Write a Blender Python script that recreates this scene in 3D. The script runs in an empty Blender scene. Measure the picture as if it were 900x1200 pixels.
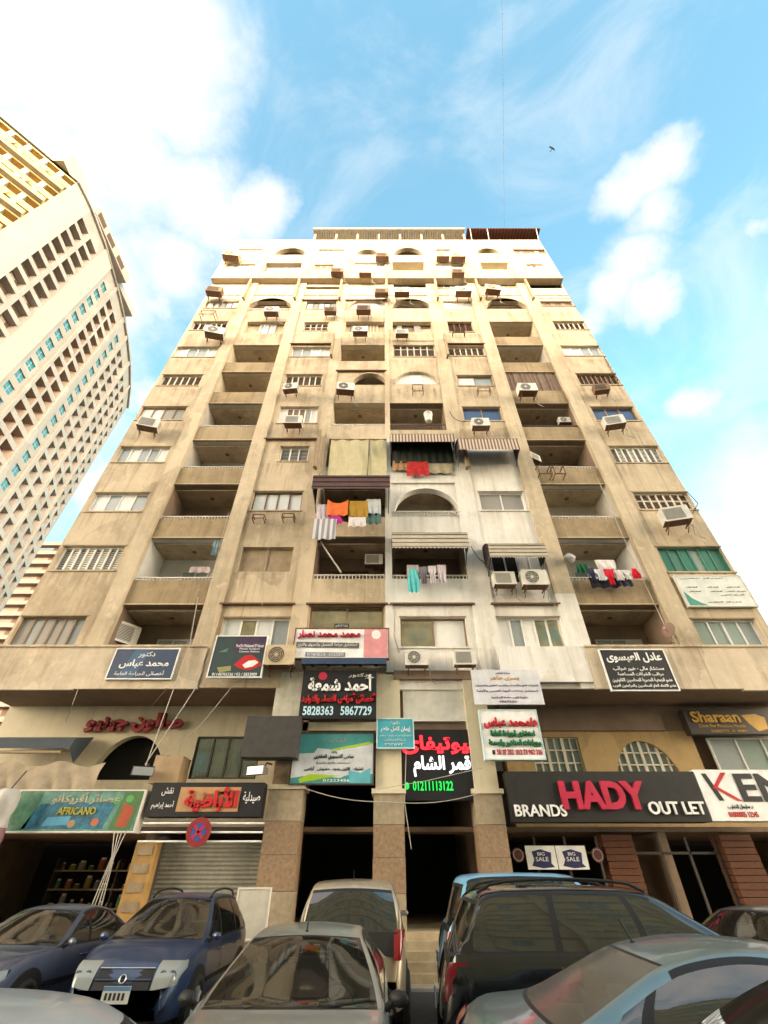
import bpy, math, random
from math import radians as R, sin, cos, tan, atan, pi, sqrt
from mathutils import Vector, Matrix
random.seed(7)
SC = bpy.context.scene
COL = SC.collection
# ------------------------------------------------------------------ camera, world, sun, exposure
FPX, PITCH, CAMZ = 513.0, R(40.0), 1.75
cd = bpy.data.cameras.new('camera'); cam = bpy.data.objects.new('camera', cd); COL.objects.link(cam)
cam.location = (0, 0, CAMZ); cam.rotation_euler = (R(90) + PITCH, 0, 0)
cd.sensor_fit = 'VERTICAL'; cd.sensor_height = 36.0; cd.sensor_width = 27.0
cd.lens = FPX / 1200 * 36; cd.clip_start = 0.05; cd.clip_end = 4000
SC.camera = cam
SUN_AZ, SUN_EL = R(14), R(11)          # sun behind the camera, a little to its left
SUN_TO = Vector((-sin(SUN_AZ) * cos(SUN_EL), -cos(SUN_AZ) * cos(SUN_EL), sin(SUN_EL)))
sl = bpy.data.lights.new('sun', 'SUN'); sl.energy = 2.0; sl.angle = R(0.6); sl.color = (1.0, 0.83, 0.58)
so = bpy.data.objects.new('sun', sl); COL.objects.link(so)
so.rotation_euler = SUN_TO.to_track_quat('Z', 'Y').to_euler()
SC.view_settings.view_transform = 'Standard'; SC.view_settings.look = 'None'
SC.view_settings.exposure = 1.35; SC.view_settings.gamma = 1.0
SC.view_settings.use_curve_mapping = False

def ray(u, v):
    """direction in which the camera sees the photograph's pixel (u, v)"""
    a, b = (u - 450) / FPX, (600 - v) / FPX
    return Vector((a, cos(PITCH) - b * sin(PITCH), sin(PITCH) + b * cos(PITCH)))
def px(u, v, Y):
    d = ray(u, v); k = Y / d.y
    return Vector((d.x * k, Y, CAMZ + d.z * k))
def ZV(v, Y): return px(450, v, Y).z
def XU(u, v, Y): return px(u, v, Y).x

world = bpy.data.worlds.new('World'); SC.world = world; world.use_nodes = True
def build_world():
    nt = world.node_tree; N = nt.nodes; N.clear(); L = nt.links
    out = N.new('ShaderNodeOutputWorld'); bg = N.new('ShaderNodeBackground'); bg.inputs[1].default_value = 0.15
    L.new(bg.outputs[0], out.inputs[0])
    sky = N.new('ShaderNodeTexSky'); sky.sky_type = 'NISHITA'; sky.sun_disc = False
    sky.sun_elevation = SUN_EL; sky.sun_rotation = pi + SUN_AZ
    sky.air_density = 1.0; sky.dust_density = 0.6; sky.ozone_density = 1.3; sky.altitude = 0
    tc = N.new('ShaderNodeTexCoord')
    def math_(op, a, b=None, clamp=False):
        n = N.new('ShaderNodeMath'); n.operation = op; n.use_clamp = clamp
        for i, x in enumerate((a, b)):
            if x is None: continue
            if isinstance(x, (int, float)): n.inputs[i].default_value = x
            else: L.new(x, n.inputs[i])
        return n.outputs[0]
    def noise(scale, det, rough, off=0.0, dist=0.0):
        n = N.new('ShaderNodeTexNoise'); n.inputs['Scale'].default_value = scale
        n.inputs['Detail'].default_value = det; n.inputs['Roughness'].default_value = rough
        n.inputs['Distortion'].default_value = dist
        m = N.new('ShaderNodeVectorMath'); m.operation = 'ADD'; m.inputs[1].default_value = (off, off * .7, off * 1.3)
        L.new(tc.outputs['Generated'], m.inputs[0]); L.new(m.outputs[0], n.inputs['Vector']); return n
    warp = noise(3.2, 6, .62, 3.1)
    wv = N.new('ShaderNodeVectorMath'); wv.operation = 'SUBTRACT'; wv.inputs[1].default_value = (.5, .5, .5)
    L.new(warp.outputs['Color'], wv.inputs[0])
    ws = N.new('ShaderNodeVectorMath'); ws.operation = 'SCALE'; ws.inputs['Scale'].default_value = .2
    L.new(wv.outputs[0], ws.inputs[0])
    wd = N.new('ShaderNodeVectorMath'); wd.operation = 'ADD'
    L.new(tc.outputs['Generated'], wd.inputs[0]); L.new(ws.outputs[0], wd.inputs[1])
    # bright cumulus where the photograph has them: (u, v, radius)
    blobs = [(10, 40, .16), (90, 20, .13), (190, 40, .13), (120, 95, .12), (205, 115, .1), (150, 180, .12), (215, 215, .10), (60, 200, .17), (195, 300, .11), (240, 262, .09), (288, 256, .065), (110, 320, .14), (170, 350, .05), (40, 480, .2),
             (765, 195, .055), (740, 215, .06), (715, 235, .055), (745, 265, .06), (730, 310, .065), (705, 350, .06), (755, 352, .05), (690, 380, .045), (808, 470, .045), (905, 335, .035), (880, 275, .035),
             (905, 700, .22), (960, 590, .2), (120, 560, .08), (175, 480, .06)]
    acc = None
    for (u, v, r) in blobs:
        d = ray(u, v).normalized()
        n = N.new('ShaderNodeVectorMath'); n.operation = 'DISTANCE'; n.inputs[1].default_value = d
        L.new(wd.outputs[0], n.inputs[0])
        k = math_('SUBTRACT', 1.0, math_('DIVIDE', n.outputs['Value'], r * 1.3), True)
        acc = k if acc is None else math_('MAXIMUM', acc, k)
    fine = noise(5.5, 10, .66, 11.0)
    m = math_('ADD', acc, math_('MULTIPLY', math_('SUBTRACT', fine.outputs['Fac'], .5), 1.25))
    mr = N.new('ShaderNodeMapRange'); mr.interpolation_type = 'SMOOTHSTEP'
    mr.inputs['From Min'].default_value = .02; mr.inputs['From Max'].default_value = .92
    L.new(m, mr.inputs['Value'])
    gate = N.new('ShaderNodeMapRange'); gate.interpolation_type = 'SMOOTHSTEP'; gate.inputs['From Min'].default_value = 0.0; gate.inputs['From Max'].default_value = .3
    L.new(acc, gate.inputs['Value'])
    front = math_('MULTIPLY', mr.outputs[0], gate.outputs[0])
    ci = noise(2.4, 8, .62, 41.0, 1.2); cm = N.new('ShaderNodeMapRange'); cm.interpolation_type = 'SMOOTHSTEP'; cm.inputs['From Min'].default_value = .46; cm.inputs['From Max'].default_value = .72; cm.inputs['To Max'].default_value = .42
    L.new(ci.outputs['Fac'], cm.inputs['Value']); front = math_('MAXIMUM', front, cm.outputs[0])
    # a broad sunlit cloud bank in the half of the sky behind the camera
    sep = N.new('ShaderNodeSeparateXYZ'); L.new(tc.outputs['Generated'], sep.inputs[0])
    back = N.new('ShaderNodeMapRange'); back.interpolation_type = 'SMOOTHSTEP'
    back.inputs['From Min'].default_value = .02; back.inputs['From Max'].default_value = -.35
    L.new(sep.outputs['Y'], back.inputs['Value'])
    bn = noise(2.1, 7, .6, 23.0)
    bm = N.new('ShaderNodeMapRange'); bm.interpolation_type = 'SMOOTHSTEP'; bm.inputs['From Min'].default_value = .33; bm.inputs['From Max'].default_value = .52
    L.new(bn.outputs['Fac'], bm.inputs['Value'])
    backm = math_('MULTIPLY', back.outputs[0], bm.outputs[0])
    tint = N.new('ShaderNodeMix'); tint.data_type = 'RGBA'; tint.blend_type = 'MULTIPLY'; tint.inputs[0].default_value = 1.0
    L.new(sky.outputs[0], tint.inputs[6]); tint.inputs[7].default_value = SKYTINT
    shade = noise(7.0, 4, .5, 5.0)
    cr = N.new('ShaderNodeMix'); cr.data_type = 'RGBA'; L.new(shade.outputs['Fac'], cr.inputs[0])
    cr.inputs[6].default_value = (CLOUD * .80, CLOUD * .84, CLOUD * .90, 1); cr.inputs[7].default_value = (CLOUD * 1.15, CLOUD * 1.15, CLOUD * 1.12, 1)
    m1 = N.new('ShaderNodeMix'); m1.data_type = 'RGBA'; L.new(front, m1.inputs[0]); L.new(tint.outputs[2], m1.inputs[6]); L.new(cr.outputs[2], m1.inputs[7])
    m2 = N.new('ShaderNodeMix'); m2.data_type = 'RGBA'; L.new(backm, m2.inputs[0]); L.new(m1.outputs[2], m2.inputs[6])
    low = N.new('ShaderNodeMapRange'); low.interpolation_type = 'SMOOTHSTEP'; low.inputs['From Min'].default_value = .68; low.inputs['From Max'].default_value = .22
    L.new(sep.outputs['Z'], low.inputs['Value'])
    bc = N.new('ShaderNodeMix'); bc.data_type = 'RGBA'; L.new(low.outputs[0], bc.inputs[0]); bc.inputs[6].default_value = BACKHIGH; bc.inputs[7].default_value = BACKLOW
    L.new(bc.outputs[2], m2.inputs[7])
    L.new(m2.outputs[2], bg.inputs[0])
SKYTINT = (1.75, 2.28, 1.95, 1)
CLOUD = 3.1
BACKHIGH, BACKLOW = (4.5, 4.3, 4.2, 1), (58.0, 47.0, 34.0, 1)
build_world()

# ------------------------------------------------------------------ helpers
class MB:
    """collects faces and links them as ONE mesh object"""
    def __init__(s): s.v = []; s.f = []; s.m = []; s.mats = []; s.sm = []
    def mi(s, mat):
        if mat not in s.mats: s.mats.append(mat)
        return s.mats.index(mat)
    def face(s, pts, mat, smooth=False):
        k = len(s.v); s.v += [tuple(p) for p in pts]; s.f.append(tuple(range(k, k + len(pts)))); s.m.append(s.mi(mat)); s.sm.append(smooth)
    def idx(s, verts, faces, mat, smooth=False):
        k = len(s.v); s.v += [tuple(p) for p in verts]; i = s.mi(mat)
        for f in faces: s.f.append(tuple(k + q for q in f)); s.m.append(i); s.sm.append(smooth)
    def box(s, x0, x1, y0, y1, z0, z1, mat, M=None):
        vs = [Vector((x, y, z)) for z in (z0, z1) for y in (y0, y1) for x in (x0, x1)]
        if M: vs = [M @ p for p in vs]
        s.idx(vs, [(0, 2, 3, 1), (4, 5, 7, 6), (0, 1, 5, 4), (2, 6, 7, 3), (0, 4, 6, 2), (1, 3, 7, 5)], mat)
    def grid(s, P, mat, smooth=True, closed=False):
        """P: rows of points"""
        n, m = len(P), len(P[0]); vs = [p for r in P for p in r]; fs = []
        for i in range(n - 1):
            for j in range(m if closed else m - 1):
                q = (j + 1) % m
                fs.append((i * m + j, i * m + q, (i + 1) * m + q, (i + 1) * m + j))
        s.idx(vs, fs, mat, smooth)
    def tube(s, pts, r, mat, n=6):
        pts = [Vector(p) for p in pts]; rows = []
        for i, p in enumerate(pts):
            t = (pts[min(i + 1, len(pts) - 1)] - pts[max(i - 1, 0)]).normalized()
            a = t.orthogonal().normalized() if abs(t.z) > .9 else t.cross(Vector((0, 0, 1))).normalized(); b = t.cross(a)
            rr = r[i] if isinstance(r, (list, tuple)) else r
            rows.append([p + (a * cos(2 * pi * k / n) + b * sin(2 * pi * k / n)) * rr for k in range(n)])
        s.grid(rows, mat, True, True)
        s.face(rows[0][::-1], mat); s.face(rows[-1], mat)
    def cyl(s, c, ax, r, h, mat, n=20, r2=None):
        c = Vector(c); ax = Vector(ax).normalized(); a = ax.orthogonal().normalized(); b = ax.cross(a); r2 = r if r2 is None else r2
        A = [c + (a * cos(2 * pi * k / n) + b * sin(2 * pi * k / n)) * r for k in range(n)]
        B = [c + ax * h + (a * cos(2 * pi * k / n) + b * sin(2 * pi * k / n)) * r2 for k in range(n)]
        s.grid([A, B], mat, True, True); s.face(A[::-1], mat); s.face(B, mat)
    def ring(s, c, ax, R0, r, mat, n=24, k=6):
        c = Vector(c); ax = Vector(ax).normalized(); a = ax.orthogonal().normalized(); b = ax.cross(a); rows = []
        for i in range(n + 1):
            d = a * cos(2 * pi * i / n) + b * sin(2 * pi * i / n)
            rows.append([c + d * (R0 + r * cos(2 * pi * j / k)) + ax * (r * sin(2 * pi * j / k)) for j in range(k)])
        s.grid(rows, mat, True, True)
    def build(s, name, parent=None, loc=None):
        me = bpy.data.meshes.new(name); me.from_pydata(s.v, [], s.f)
        for m in s.mats: me.materials.append(m)
        me.polygons.foreach_set('material_index', s.m); me.polygons.foreach_set('use_smooth', s.sm); me.update()
        o = bpy.data.objects.new(name, me); COL.objects.link(o)
        if parent: o.parent = parent
        if loc: o.location = loc
        return o
def boxes_as_parts(name, parent, lst):
    for (x0, x1, y0, y1, z0, z1, m) in lst: b = MB(); b.box(x0, x1, y0, y1, z0, z1, m); b.build(name, parent)
def weld(o, d=1e-4):
    import bmesh
    bm = bmesh.new(); bm.from_mesh(o.data); bmesh.ops.remove_doubles(bm, verts=bm.verts, dist=d)
    bmesh.ops.recalc_face_normals(bm, faces=bm.faces); bm.to_mesh(o.data); bm.free(); return o
def tag(o, label, cat, group=None):
    o['label'] = label; o['category'] = cat
    if group: o['group'] = group
    return o
def thing(name, label, cat, loc=(0, 0, 0), rz=0.0, group=None):
    o = bpy.data.objects.new(name, None); COL.objects.link(o); o.empty_display_size = .2
    o.location = loc; o.rotation_euler = (0, 0, rz); return tag(o, label, cat, group)
def struct(o, kind='structure'): o['kind'] = kind; return o
def dup(root, loc, label=None, cat=None, group=None, rz=None, scale=None):
    r = root.copy(); COL.objects.link(r); r.location = loc
    if rz is not None: r.rotation_euler = (0, 0, rz)
    if scale: r.scale = scale
    if label: r['label'] = label
    if cat: r['category'] = cat
    if group: r['group'] = group
    for ch in list(root.children):
        c = ch.copy(); COL.objects.link(c); c.parent = r
        for g in list(ch.children):
            q = g.copy(); COL.objects.link(q); q.parent = c
    return r

# ------------------------------------------------------------------ materials
def mat(name, col, rough=.7, metal=0.0, var=.12, scale=4.0, spec=.4, bump=0.0, emit=None, est=1.0, streak=0.0, stain=None, stain_amt=0.0, trans=0.0, coat=0.0, drip=0.0):
    m = bpy.data.materials.new(name); m.use_nodes = True; nt = m.node_tree; N = nt.nodes; L = nt.links
    b = N['Principled BSDF']; b.inputs['Roughness'].default_value = rough; b.inputs['Metallic'].default_value = metal
    b.inputs['Specular IOR Level'].default_value = spec
    if coat: b.inputs['Coat Weight'].default_value = coat; b.inputs['Coat Roughness'].default_value = .08
    c = (*col, 1)
    tc = N.new('ShaderNodeTexCoord')
    n = N.new('ShaderNodeTexNoise'); n.inputs['Scale'].default_value = scale; n.inputs['Detail'].default_value = 6; n.inputs['Roughness'].default_value = .62
    L.new(tc.outputs['Object'], n.inputs['Vector'])
    mx = N.new('ShaderNodeMix'); mx.data_type = 'RGBA'
    mr = N.new('ShaderNodeMapRange'); mr.inputs['From Min'].default_value = .3; mr.inputs['From Max'].default_value = .7
    L.new(n.outputs['Fac'], mr.inputs['Value']); L.new(mr.outputs[0], mx.inputs[0])
    mx.inputs[6].default_value = tuple(x * (1 - var) for x in col) + (1,); mx.inputs[7].default_value = tuple(min(1, x * (1 + var)) for x in col) + (1,)
    last = mx.outputs[2]
    if stain:
        mp = N.new('ShaderNodeMapping'); mp.inputs['Scale'].default_value = (1.7, 1.7, .22); L.new(tc.outputs['Object'], mp.inputs['Vector'])
        s1 = N.new('ShaderNodeTexNoise'); s1.inputs['Scale'].default_value = 1.6; s1.inputs['Detail'].default_value = 8; s1.inputs['Roughness'].default_value = .66
        L.new(mp.outputs[0], s1.inputs['Vector'])
        s2 = N.new('ShaderNodeTexNoise'); s2.inputs['Scale'].default_value = .55; s2.inputs['Detail'].default_value = 7; s2.inputs['Roughness'].default_value = .7
        L.new(tc.outputs['Object'], s2.inputs['Vector'])
        ml = N.new('ShaderNodeMath'); ml.operation = 'ADD'; L.new(s1.outputs['Fac'], ml.inputs[0]); L.new(s2.outputs['Fac'], ml.inputs[1])
        r2 = N.new('ShaderNodeMapRange'); r2.inputs['From Min'].default_value = .92; r2.inputs['From Max'].default_value = 1.22; r2.inputs['To Max'].default_value = stain_amt
        L.new(ml.outputs[0], r2.inputs['Value'])
        m2 = N.new('ShaderNodeMix'); m2.data_type = 'RGBA'; L.new(r2.outputs[0], m2.inputs[0]); L.new(last, m2.inputs[6]); m2.inputs[7].default_value = (*stain, 1)
        last = m2.outputs[2]
        vo = N.new('ShaderNodeTexVoronoi'); vo.inputs['Scale'].default_value = .45; mpv = N.new('ShaderNodeMapping'); mpv.inputs['Scale'].default_value = (1.0, 1.0, .7); mpv.inputs['Rotation'].default_value = (.1, .3, .2)
        wv_ = N.new('ShaderNodeVectorMath'); wv_.operation = 'ADD'; L.new(tc.outputs['Object'], wv_.inputs[0]); wn = N.new('ShaderNodeTexNoise'); wn.inputs['Scale'].default_value = 1.1; wn.inputs['Detail'].default_value = 6; L.new(tc.outputs['Object'], wn.inputs['Vector']); L.new(wn.outputs['Color'], wv_.inputs[1])
        L.new(wv_.outputs[0], mpv.inputs['Vector']); L.new(mpv.outputs[0], vo.inputs['Vector'])
        sv = N.new('ShaderNodeSeparateColor'); L.new(vo.outputs['Color'], sv.inputs[0]); rv = N.new('ShaderNodeMapRange'); rv.inputs['From Min'].default_value = .55; rv.inputs['From Max'].default_value = .95; rv.inputs['To Max'].default_value = .5; L.new(sv.outputs[0], rv.inputs['Value'])
        mv = N.new('ShaderNodeMix'); mv.data_type = 'RGBA'; L.new(rv.outputs[0], mv.inputs[0]); L.new(last, mv.inputs[6]); mv.inputs[7].default_value = tuple(min(.8, x * 1.22 + .03) for x in col) + (1,); last = mv.outputs[2]
        mr_ = N.new('ShaderNodeMapping'); mr_.inputs['Scale'].default_value = (5.5, 5.5, .16); L.new(tc.outputs['Object'], mr_.inputs['Vector'])
        rn = N.new('ShaderNodeTexNoise'); rn.inputs['Scale'].default_value = 1.0; rn.inputs['Detail'].default_value = 7; rn.inputs['Roughness'].default_value = .6; L.new(mr_.outputs[0], rn.inputs['Vector'])
        rr_ = N.new('ShaderNodeMapRange'); rr_.inputs['From Min'].default_value = .58; rr_.inputs['From Max'].default_value = .72; rr_.inputs['To Max'].default_value = min(.7, stain_amt); L.new(rn.outputs['Fac'], rr_.inputs['Value'])
        mrr = N.new('ShaderNodeMix'); mrr.data_type = 'RGBA'; L.new(rr_.outputs[0], mrr.inputs[0]); L.new(last, mrr.inputs[6]); mrr.inputs[7].default_value = tuple(x * .8 for x in stain) + (1,); last = mrr.outputs[2]
        if drip:   # dirt washed down the wall from each row of sills
            sz_ = N.new('ShaderNodeSeparateXYZ'); L.new(tc.outputs['Object'], sz_.inputs[0])
            d1 = N.new('ShaderNodeMath'); d1.operation = 'SUBTRACT'; L.new(sz_.outputs[2], d1.inputs[0]); d1.inputs[1].default_value = 6.67
            d2 = N.new('ShaderNodeMath'); d2.operation = 'DIVIDE'; L.new(d1.outputs[0], d2.inputs[0]); d2.inputs[1].default_value = 3.2
            d3 = N.new('ShaderNodeMath'); d3.operation = 'FRACT'; L.new(d2.outputs[0], d3.inputs[0])
            d4 = N.new('ShaderNodeMapRange'); d4.inputs['From Min'].default_value = .05; d4.inputs['From Max'].default_value = .42; L.new(d3.outputs[0], d4.inputs['Value'])
            d5 = N.new('ShaderNodeMath'); d5.operation = 'LESS_THAN'; L.new(d3.outputs[0], d5.inputs[0]); d5.inputs[1].default_value = .45
            mpd = N.new('ShaderNodeMapping'); mpd.inputs['Scale'].default_value = (4.2, 4.2, .25); L.new(tc.outputs['Object'], mpd.inputs['Vector'])
            dn = N.new('ShaderNodeTexNoise'); dn.inputs['Scale'].default_value = 1.0; dn.inputs['Detail'].default_value = 9; dn.inputs['Roughness'].default_value = .7; L.new(mpd.outputs[0], dn.inputs['Vector'])
            dr = N.new('ShaderNodeMapRange'); dr.inputs['From Min'].default_value = .47; dr.inputs['From Max'].default_value = .66; dr.inputs['To Max'].default_value = drip; L.new(dn.outputs['Fac'], dr.inputs['Value'])
            p1 = N.new('ShaderNodeMath'); p1.operation = 'MULTIPLY'; L.new(d4.outputs[0], p1.inputs[0]); L.new(dr.outputs[0], p1.inputs[1])
            p2 = N.new('ShaderNodeMath'); p2.operation = 'MULTIPLY'; L.new(p1.outputs[0], p2.inputs[0]); L.new(d5.outputs[0], p2.inputs[1])
            dm = N.new('ShaderNodeMix'); dm.data_type = 'RGBA'; L.new(p2.outputs[0], dm.inputs[0]); L.new(last, dm.inputs[6]); dm.inputs[7].default_value = tuple(x * .9 for x in stain) + (1,); last = dm.outputs[2]
        # flaked and patched spots
        s3 = N.new('ShaderNodeTexNoise'); s3.inputs['Scale'].default_value = 2.3; s3.inputs['Detail'].default_value = 9; s3.inputs['Roughness'].default_value = .72
        L.new(tc.outputs['Object'], s3.inputs['Vector'])
        r3 = N.new('ShaderNodeMapRange'); r3.inputs['From Min'].default_value = .57; r3.inputs['From Max'].default_value = .66; r3.inputs['To Max'].default_value = .5
        L.new(s3.outputs['Fac'], r3.inputs['Value'])
        m3 = N.new('ShaderNodeMix'); m3.data_type = 'RGBA'; L.new(r3.outputs[0], m3.inputs[0]); L.new(last, m3.inputs[6])
        m3.inputs[7].default_value = tuple(min(.85, x * 1.35) for x in col) + (1,); last = m3.outputs[2]
    L.new(last, b.inputs['Base Color'])
    if bump:
        bp = N.new('ShaderNodeBump'); bp.inputs['Strength'].default_value = bump; bp.inputs['Distance'].default_value = .02
        n2 = N.new('ShaderNodeTexNoise'); n2.inputs['Scale'].default_value = scale * 6; n2.inputs['Detail'].default_value = 5
        L.new(tc.outputs['Object'], n2.inputs['Vector']); L.new(n2.outputs['Fac'], bp.inputs['Height']); L.new(bp.outputs[0], b.inputs['Normal'])
    if emit: b.inputs['Emission Color'].default_value = (*emit, 1); b.inputs['Emission Strength'].default_value = est
    if trans: b.inputs['Transmission Weight'].default_value = trans
    return m
def plain(name, col, rough=.6, **k): return mat(name, col, rough, var=k.pop('var', .05), **k)
def stripes(name, c1, c2, per, axis=0, rough=.8, soft=.02):
    m = mat(name, c1, rough, var=.06); nt = m.node_tree; N = nt.nodes; L = nt.links; b = N['Principled BSDF']
    tc = N.new('ShaderNodeTexCoord'); sp = N.new('ShaderNodeSeparateXYZ'); L.new(tc.outputs['Object'], sp.inputs[0])
    d = N.new('ShaderNodeMath'); d.operation = 'DIVIDE'; L.new(sp.outputs[axis], d.inputs[0]); d.inputs[1].default_value = per
    f = N.new('ShaderNodeMath'); f.operation = 'FRACT'; L.new(d.outputs[0], f.inputs[0])
    g = N.new('ShaderNodeMath'); g.operation = 'GREATER_THAN'; L.new(f.outputs[0], g.inputs[0]); g.inputs[1].default_value = .5
    mx = N.new('ShaderNodeMix'); mx.data_type = 'RGBA'; L.new(g.outputs[0], mx.inputs[0]); mx.inputs[6].default_value = (*c1, 1); mx.inputs[7].default_value = (*c2, 1)
    L.new(mx.outputs[2], b.inputs['Base Color']); return m
def carglass(name, tint=(.40, .48, .42), rough=.04, dust=.07, refl=1.0):
    m = bpy.data.materials.new(name); m.use_nodes = True; nt = m.node_tree; N = nt.nodes; L = nt.links; N.clear()
    o = N.new('ShaderNodeOutputMaterial'); mx = N.new('ShaderNodeMixShader'); tr = N.new('ShaderNodeBsdfTransparent'); gl = N.new('ShaderNodeBsdfGlossy')
    tr.inputs[0].default_value = (*tint, 1); gl.inputs['Roughness'].default_value = rough
    fr = N.new('ShaderNodeFresnel'); fr.inputs[0].default_value = 1.6
    ad = N.new('ShaderNodeMath'); ad.operation = 'ADD'; ad.use_clamp = True; L.new(fr.outputs[0], ad.inputs[0]); ad.inputs[1].default_value = .1
    # a film of dust scatters a little light
    df = N.new('ShaderNodeBsdfDiffuse'); df.inputs[0].default_value = (.32, .3, .25, 1)
    m2 = N.new('ShaderNodeMixShader'); nz = N.new('ShaderNodeTexNoise'); nz.inputs['Scale'].default_value = 3.0; nz.inputs['Detail'].default_value = 8
    tc = N.new('ShaderNodeTexCoord'); L.new(tc.outputs['Object'], nz.inputs['Vector'])
    mr = N.new('ShaderNodeMapRange'); mr.inputs['To Min'].default_value = .0; mr.inputs['To Max'].default_value = dust; L.new(nz.outputs['Fac'], mr.inputs['Value'])
    ml = N.new('ShaderNodeMath'); ml.operation = 'MULTIPLY'; L.new(ad.outputs[0], ml.inputs[0]); ml.inputs[1].default_value = refl; L.new(ml.outputs[0], mx.inputs[0]); L.new(tr.outputs[0], mx.inputs[1]); L.new(gl.outputs[0], mx.inputs[2])
    L.new(mr.outputs[0], m2.inputs[0]); L.new(mx.outputs[0], m2.inputs[1]); L.new(df.outputs[0], m2.inputs[2]); L.new(m2.outputs[0], o.inputs[0])
    return m
M = {}
M['plaster'] = mat('plaster', (.50, .41, .29), .88, var=.16, scale=1.3, bump=.35, stain=(.24, .17, .1), stain_amt=.5, drip=.75)
M['pilaster'] = mat('pilaster plaster', (.53, .44, .315), .88, var=.18, scale=2.2, bump=.4, stain=(.26, .18, .1), stain_amt=.5)
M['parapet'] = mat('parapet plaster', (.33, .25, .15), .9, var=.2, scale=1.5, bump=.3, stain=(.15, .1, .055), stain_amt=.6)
M['white_paint'] = mat('white wall paint', (.74, .715, .67), .85, var=.09, scale=1.2, bump=.25, stain=(.44, .37, .28), stain_amt=.4, drip=.4)
M['stone_band'] = mat('pale stone band', (.55, .46, .345), .8, var=.14, scale=2.5, bump=.3, stain=(.28, .20, .12), stain_amt=.6)
M['upper'] = mat('cream upper paint', (.38, .315, .215), .85, var=.08, scale=1.0, bump=.2, stain=(.26, .19, .11), stain_amt=.45, drip=.5)
M['ceil_white'] = mat('balcony white', (.60, .59, .56), .8, var=.08, scale=2)
M['ceil_tan'] = mat('balcony tan', (.58, .5, .37), .8, var=.1, scale=2)
M['ceil_brown'] = mat('balcony brown', (.23, .165, .115), .8, var=.15, scale=2)
M['ceil_grey'] = mat('balcony grey', (.52, .48, .42), .8, var=.1, scale=2)
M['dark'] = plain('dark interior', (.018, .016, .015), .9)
M['black'] = plain('black', (.012, .012, .013), .5)
M['alu'] = plain('aluminium frame', (.62, .62, .60), .45, spec=.5)
M['brown_frame'] = plain('brown frame', (.16, .085, .05), .5)
M['bronze'] = plain('bronze frame', (.23, .16, .1), .45)
M['pane'] = plain('grey pane', (.30, .33, .34), .12, spec=.7)
M['pane_pale'] = plain('pale pane', (.62, .64, .64), .2, spec=.6)
M['pane_green'] = plain('greenish pane', (.27, .33, .31), .12, spec=.7)
M['pane_mirror'] = mat('mirror pane', (.55, .50, .38), .06, metal=.85, var=.3, scale=1.5)
M['pane_blue'] = plain('blue dusk pane', (.05, .07, .15), .1, spec=.8)
M['board_white'] = plain('white board', (.74, .73, .70), .6)
M['louvre_grey'] = plain('grey louvre', (.30, .29, .27), .6)
M['louvre_brown'] = plain('brown louvre', (.155, .085, .055), .65, var=.15)
M['louvre_tan'] = plain('tan louvre', (.20, .14, .095), .65, var=.15)
M['slat_pale'] = plain('pale slat', (.66, .62, .54), .6)
M['green_frame'] = plain('green frame', (.03, .16, .12), .45)
M['green_pane'] = plain('green pane', (.05, .2, .16), .15, spec=.6)
M['wood_board'] = mat('weathered board', (.34, .26, .17), .8, var=.2, scale=3, stain=(.2, .14, .08), stain_amt=.5)
M['rail'] = plain('pale rail', (.66, .63, .57), .6)
M['iron'] = plain('dark iron', (.06, .05, .045), .6)
M['rust'] = mat('rusty iron', (.16, .085, .05), .8, var=.3, scale=12)
M['ac_white'] = mat('ac enamel', (.66, .64, .58), .5, var=.1, scale=5)
M['ac_cream'] = mat('ac yellowed sunlit enamel', (.56, .45, .30), .5, var=.14, scale=5)  # yellow also paints sunlight on the topmost units
M['ac_brown'] = mat('ac shade brown casing', (.20, .125, .075), .7, var=.3, scale=7)  # dark brown of old units, with their underside's shade painted in
M['ac_dark'] = plain('ac grille', (.10, .09, .08), .6)
M['cable'] = plain('cable', (.42, .39, .34), .7)
M['wire'] = plain('sky wire', (.22, .25, .28), .7)
M['cable_dark'] = plain('dark cable', (.05, .05, .05), .7)
M['cream_wall'] = mat('cream wall', (.58, .52, .38), .8, var=.08, scale=2, stain=(.36, .3, .2), stain_amt=.35)
M['ochre_wall'] = mat('ochre wall', (.44, .31, .145), .8, var=.1, scale=2, stain=(.25, .17, .09), stain_amt=.35)
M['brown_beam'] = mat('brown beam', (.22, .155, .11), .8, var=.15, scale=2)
M['granite'] = mat('granite cladding', (.26, .18, .115), .5, var=.28, scale=9)
M['marble'] = mat('veined panel', (.60, .57, .48), .5, var=.18, scale=2.4, stain=(.3, .28, .22), stain_amt=.5)
M['asphalt'] = mat('asphalt', (.055, .053, .05), .9, var=.25, scale=6, bump=.3)
M['paving'] = mat('paving tile', (.40, .32, .20), .75, var=.2, scale=3, bump=.2)
# ------------------------------------------------------------------ the big apartment building
FD = 15.1                       # distance of its front plane
ZS = ZV(806.7, FD); HF = (ZV(706.4, FD) - ZV(806.7, FD))   # underside of the first floor, storey height
def ZB(n): return ZS + HF * n
FU = FD - .3                    # the top storeys stand a little proud
ZCOR = ZV(326, FU)
BX = {'A': (-13.8, -10.75), 'B': (-10.08, -6.89), 'C': (-6.2, -3.5), 'D': (-2.88, .05), 'E': (.33, 3.38), 'F': (4.2, 6.65), 'G': (7.44, 10.63), 'H': (11.4, 14.3)}
PIL = [(-10.75, -10.08, 0), (-6.89, -6.2, 0), (-3.5, -2.88, .05), (.05, .33, .05), (3.38, 4.2, .05), (6.65, 7.44, 0), (10.63, 11.4, 0)]
XL, XR = -13.8, 14.3
BLD = thing('apartment_building', 'tall tan balconied apartment block with a whitened top and shops along its foot', 'building', (0, 0, 0))
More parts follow.
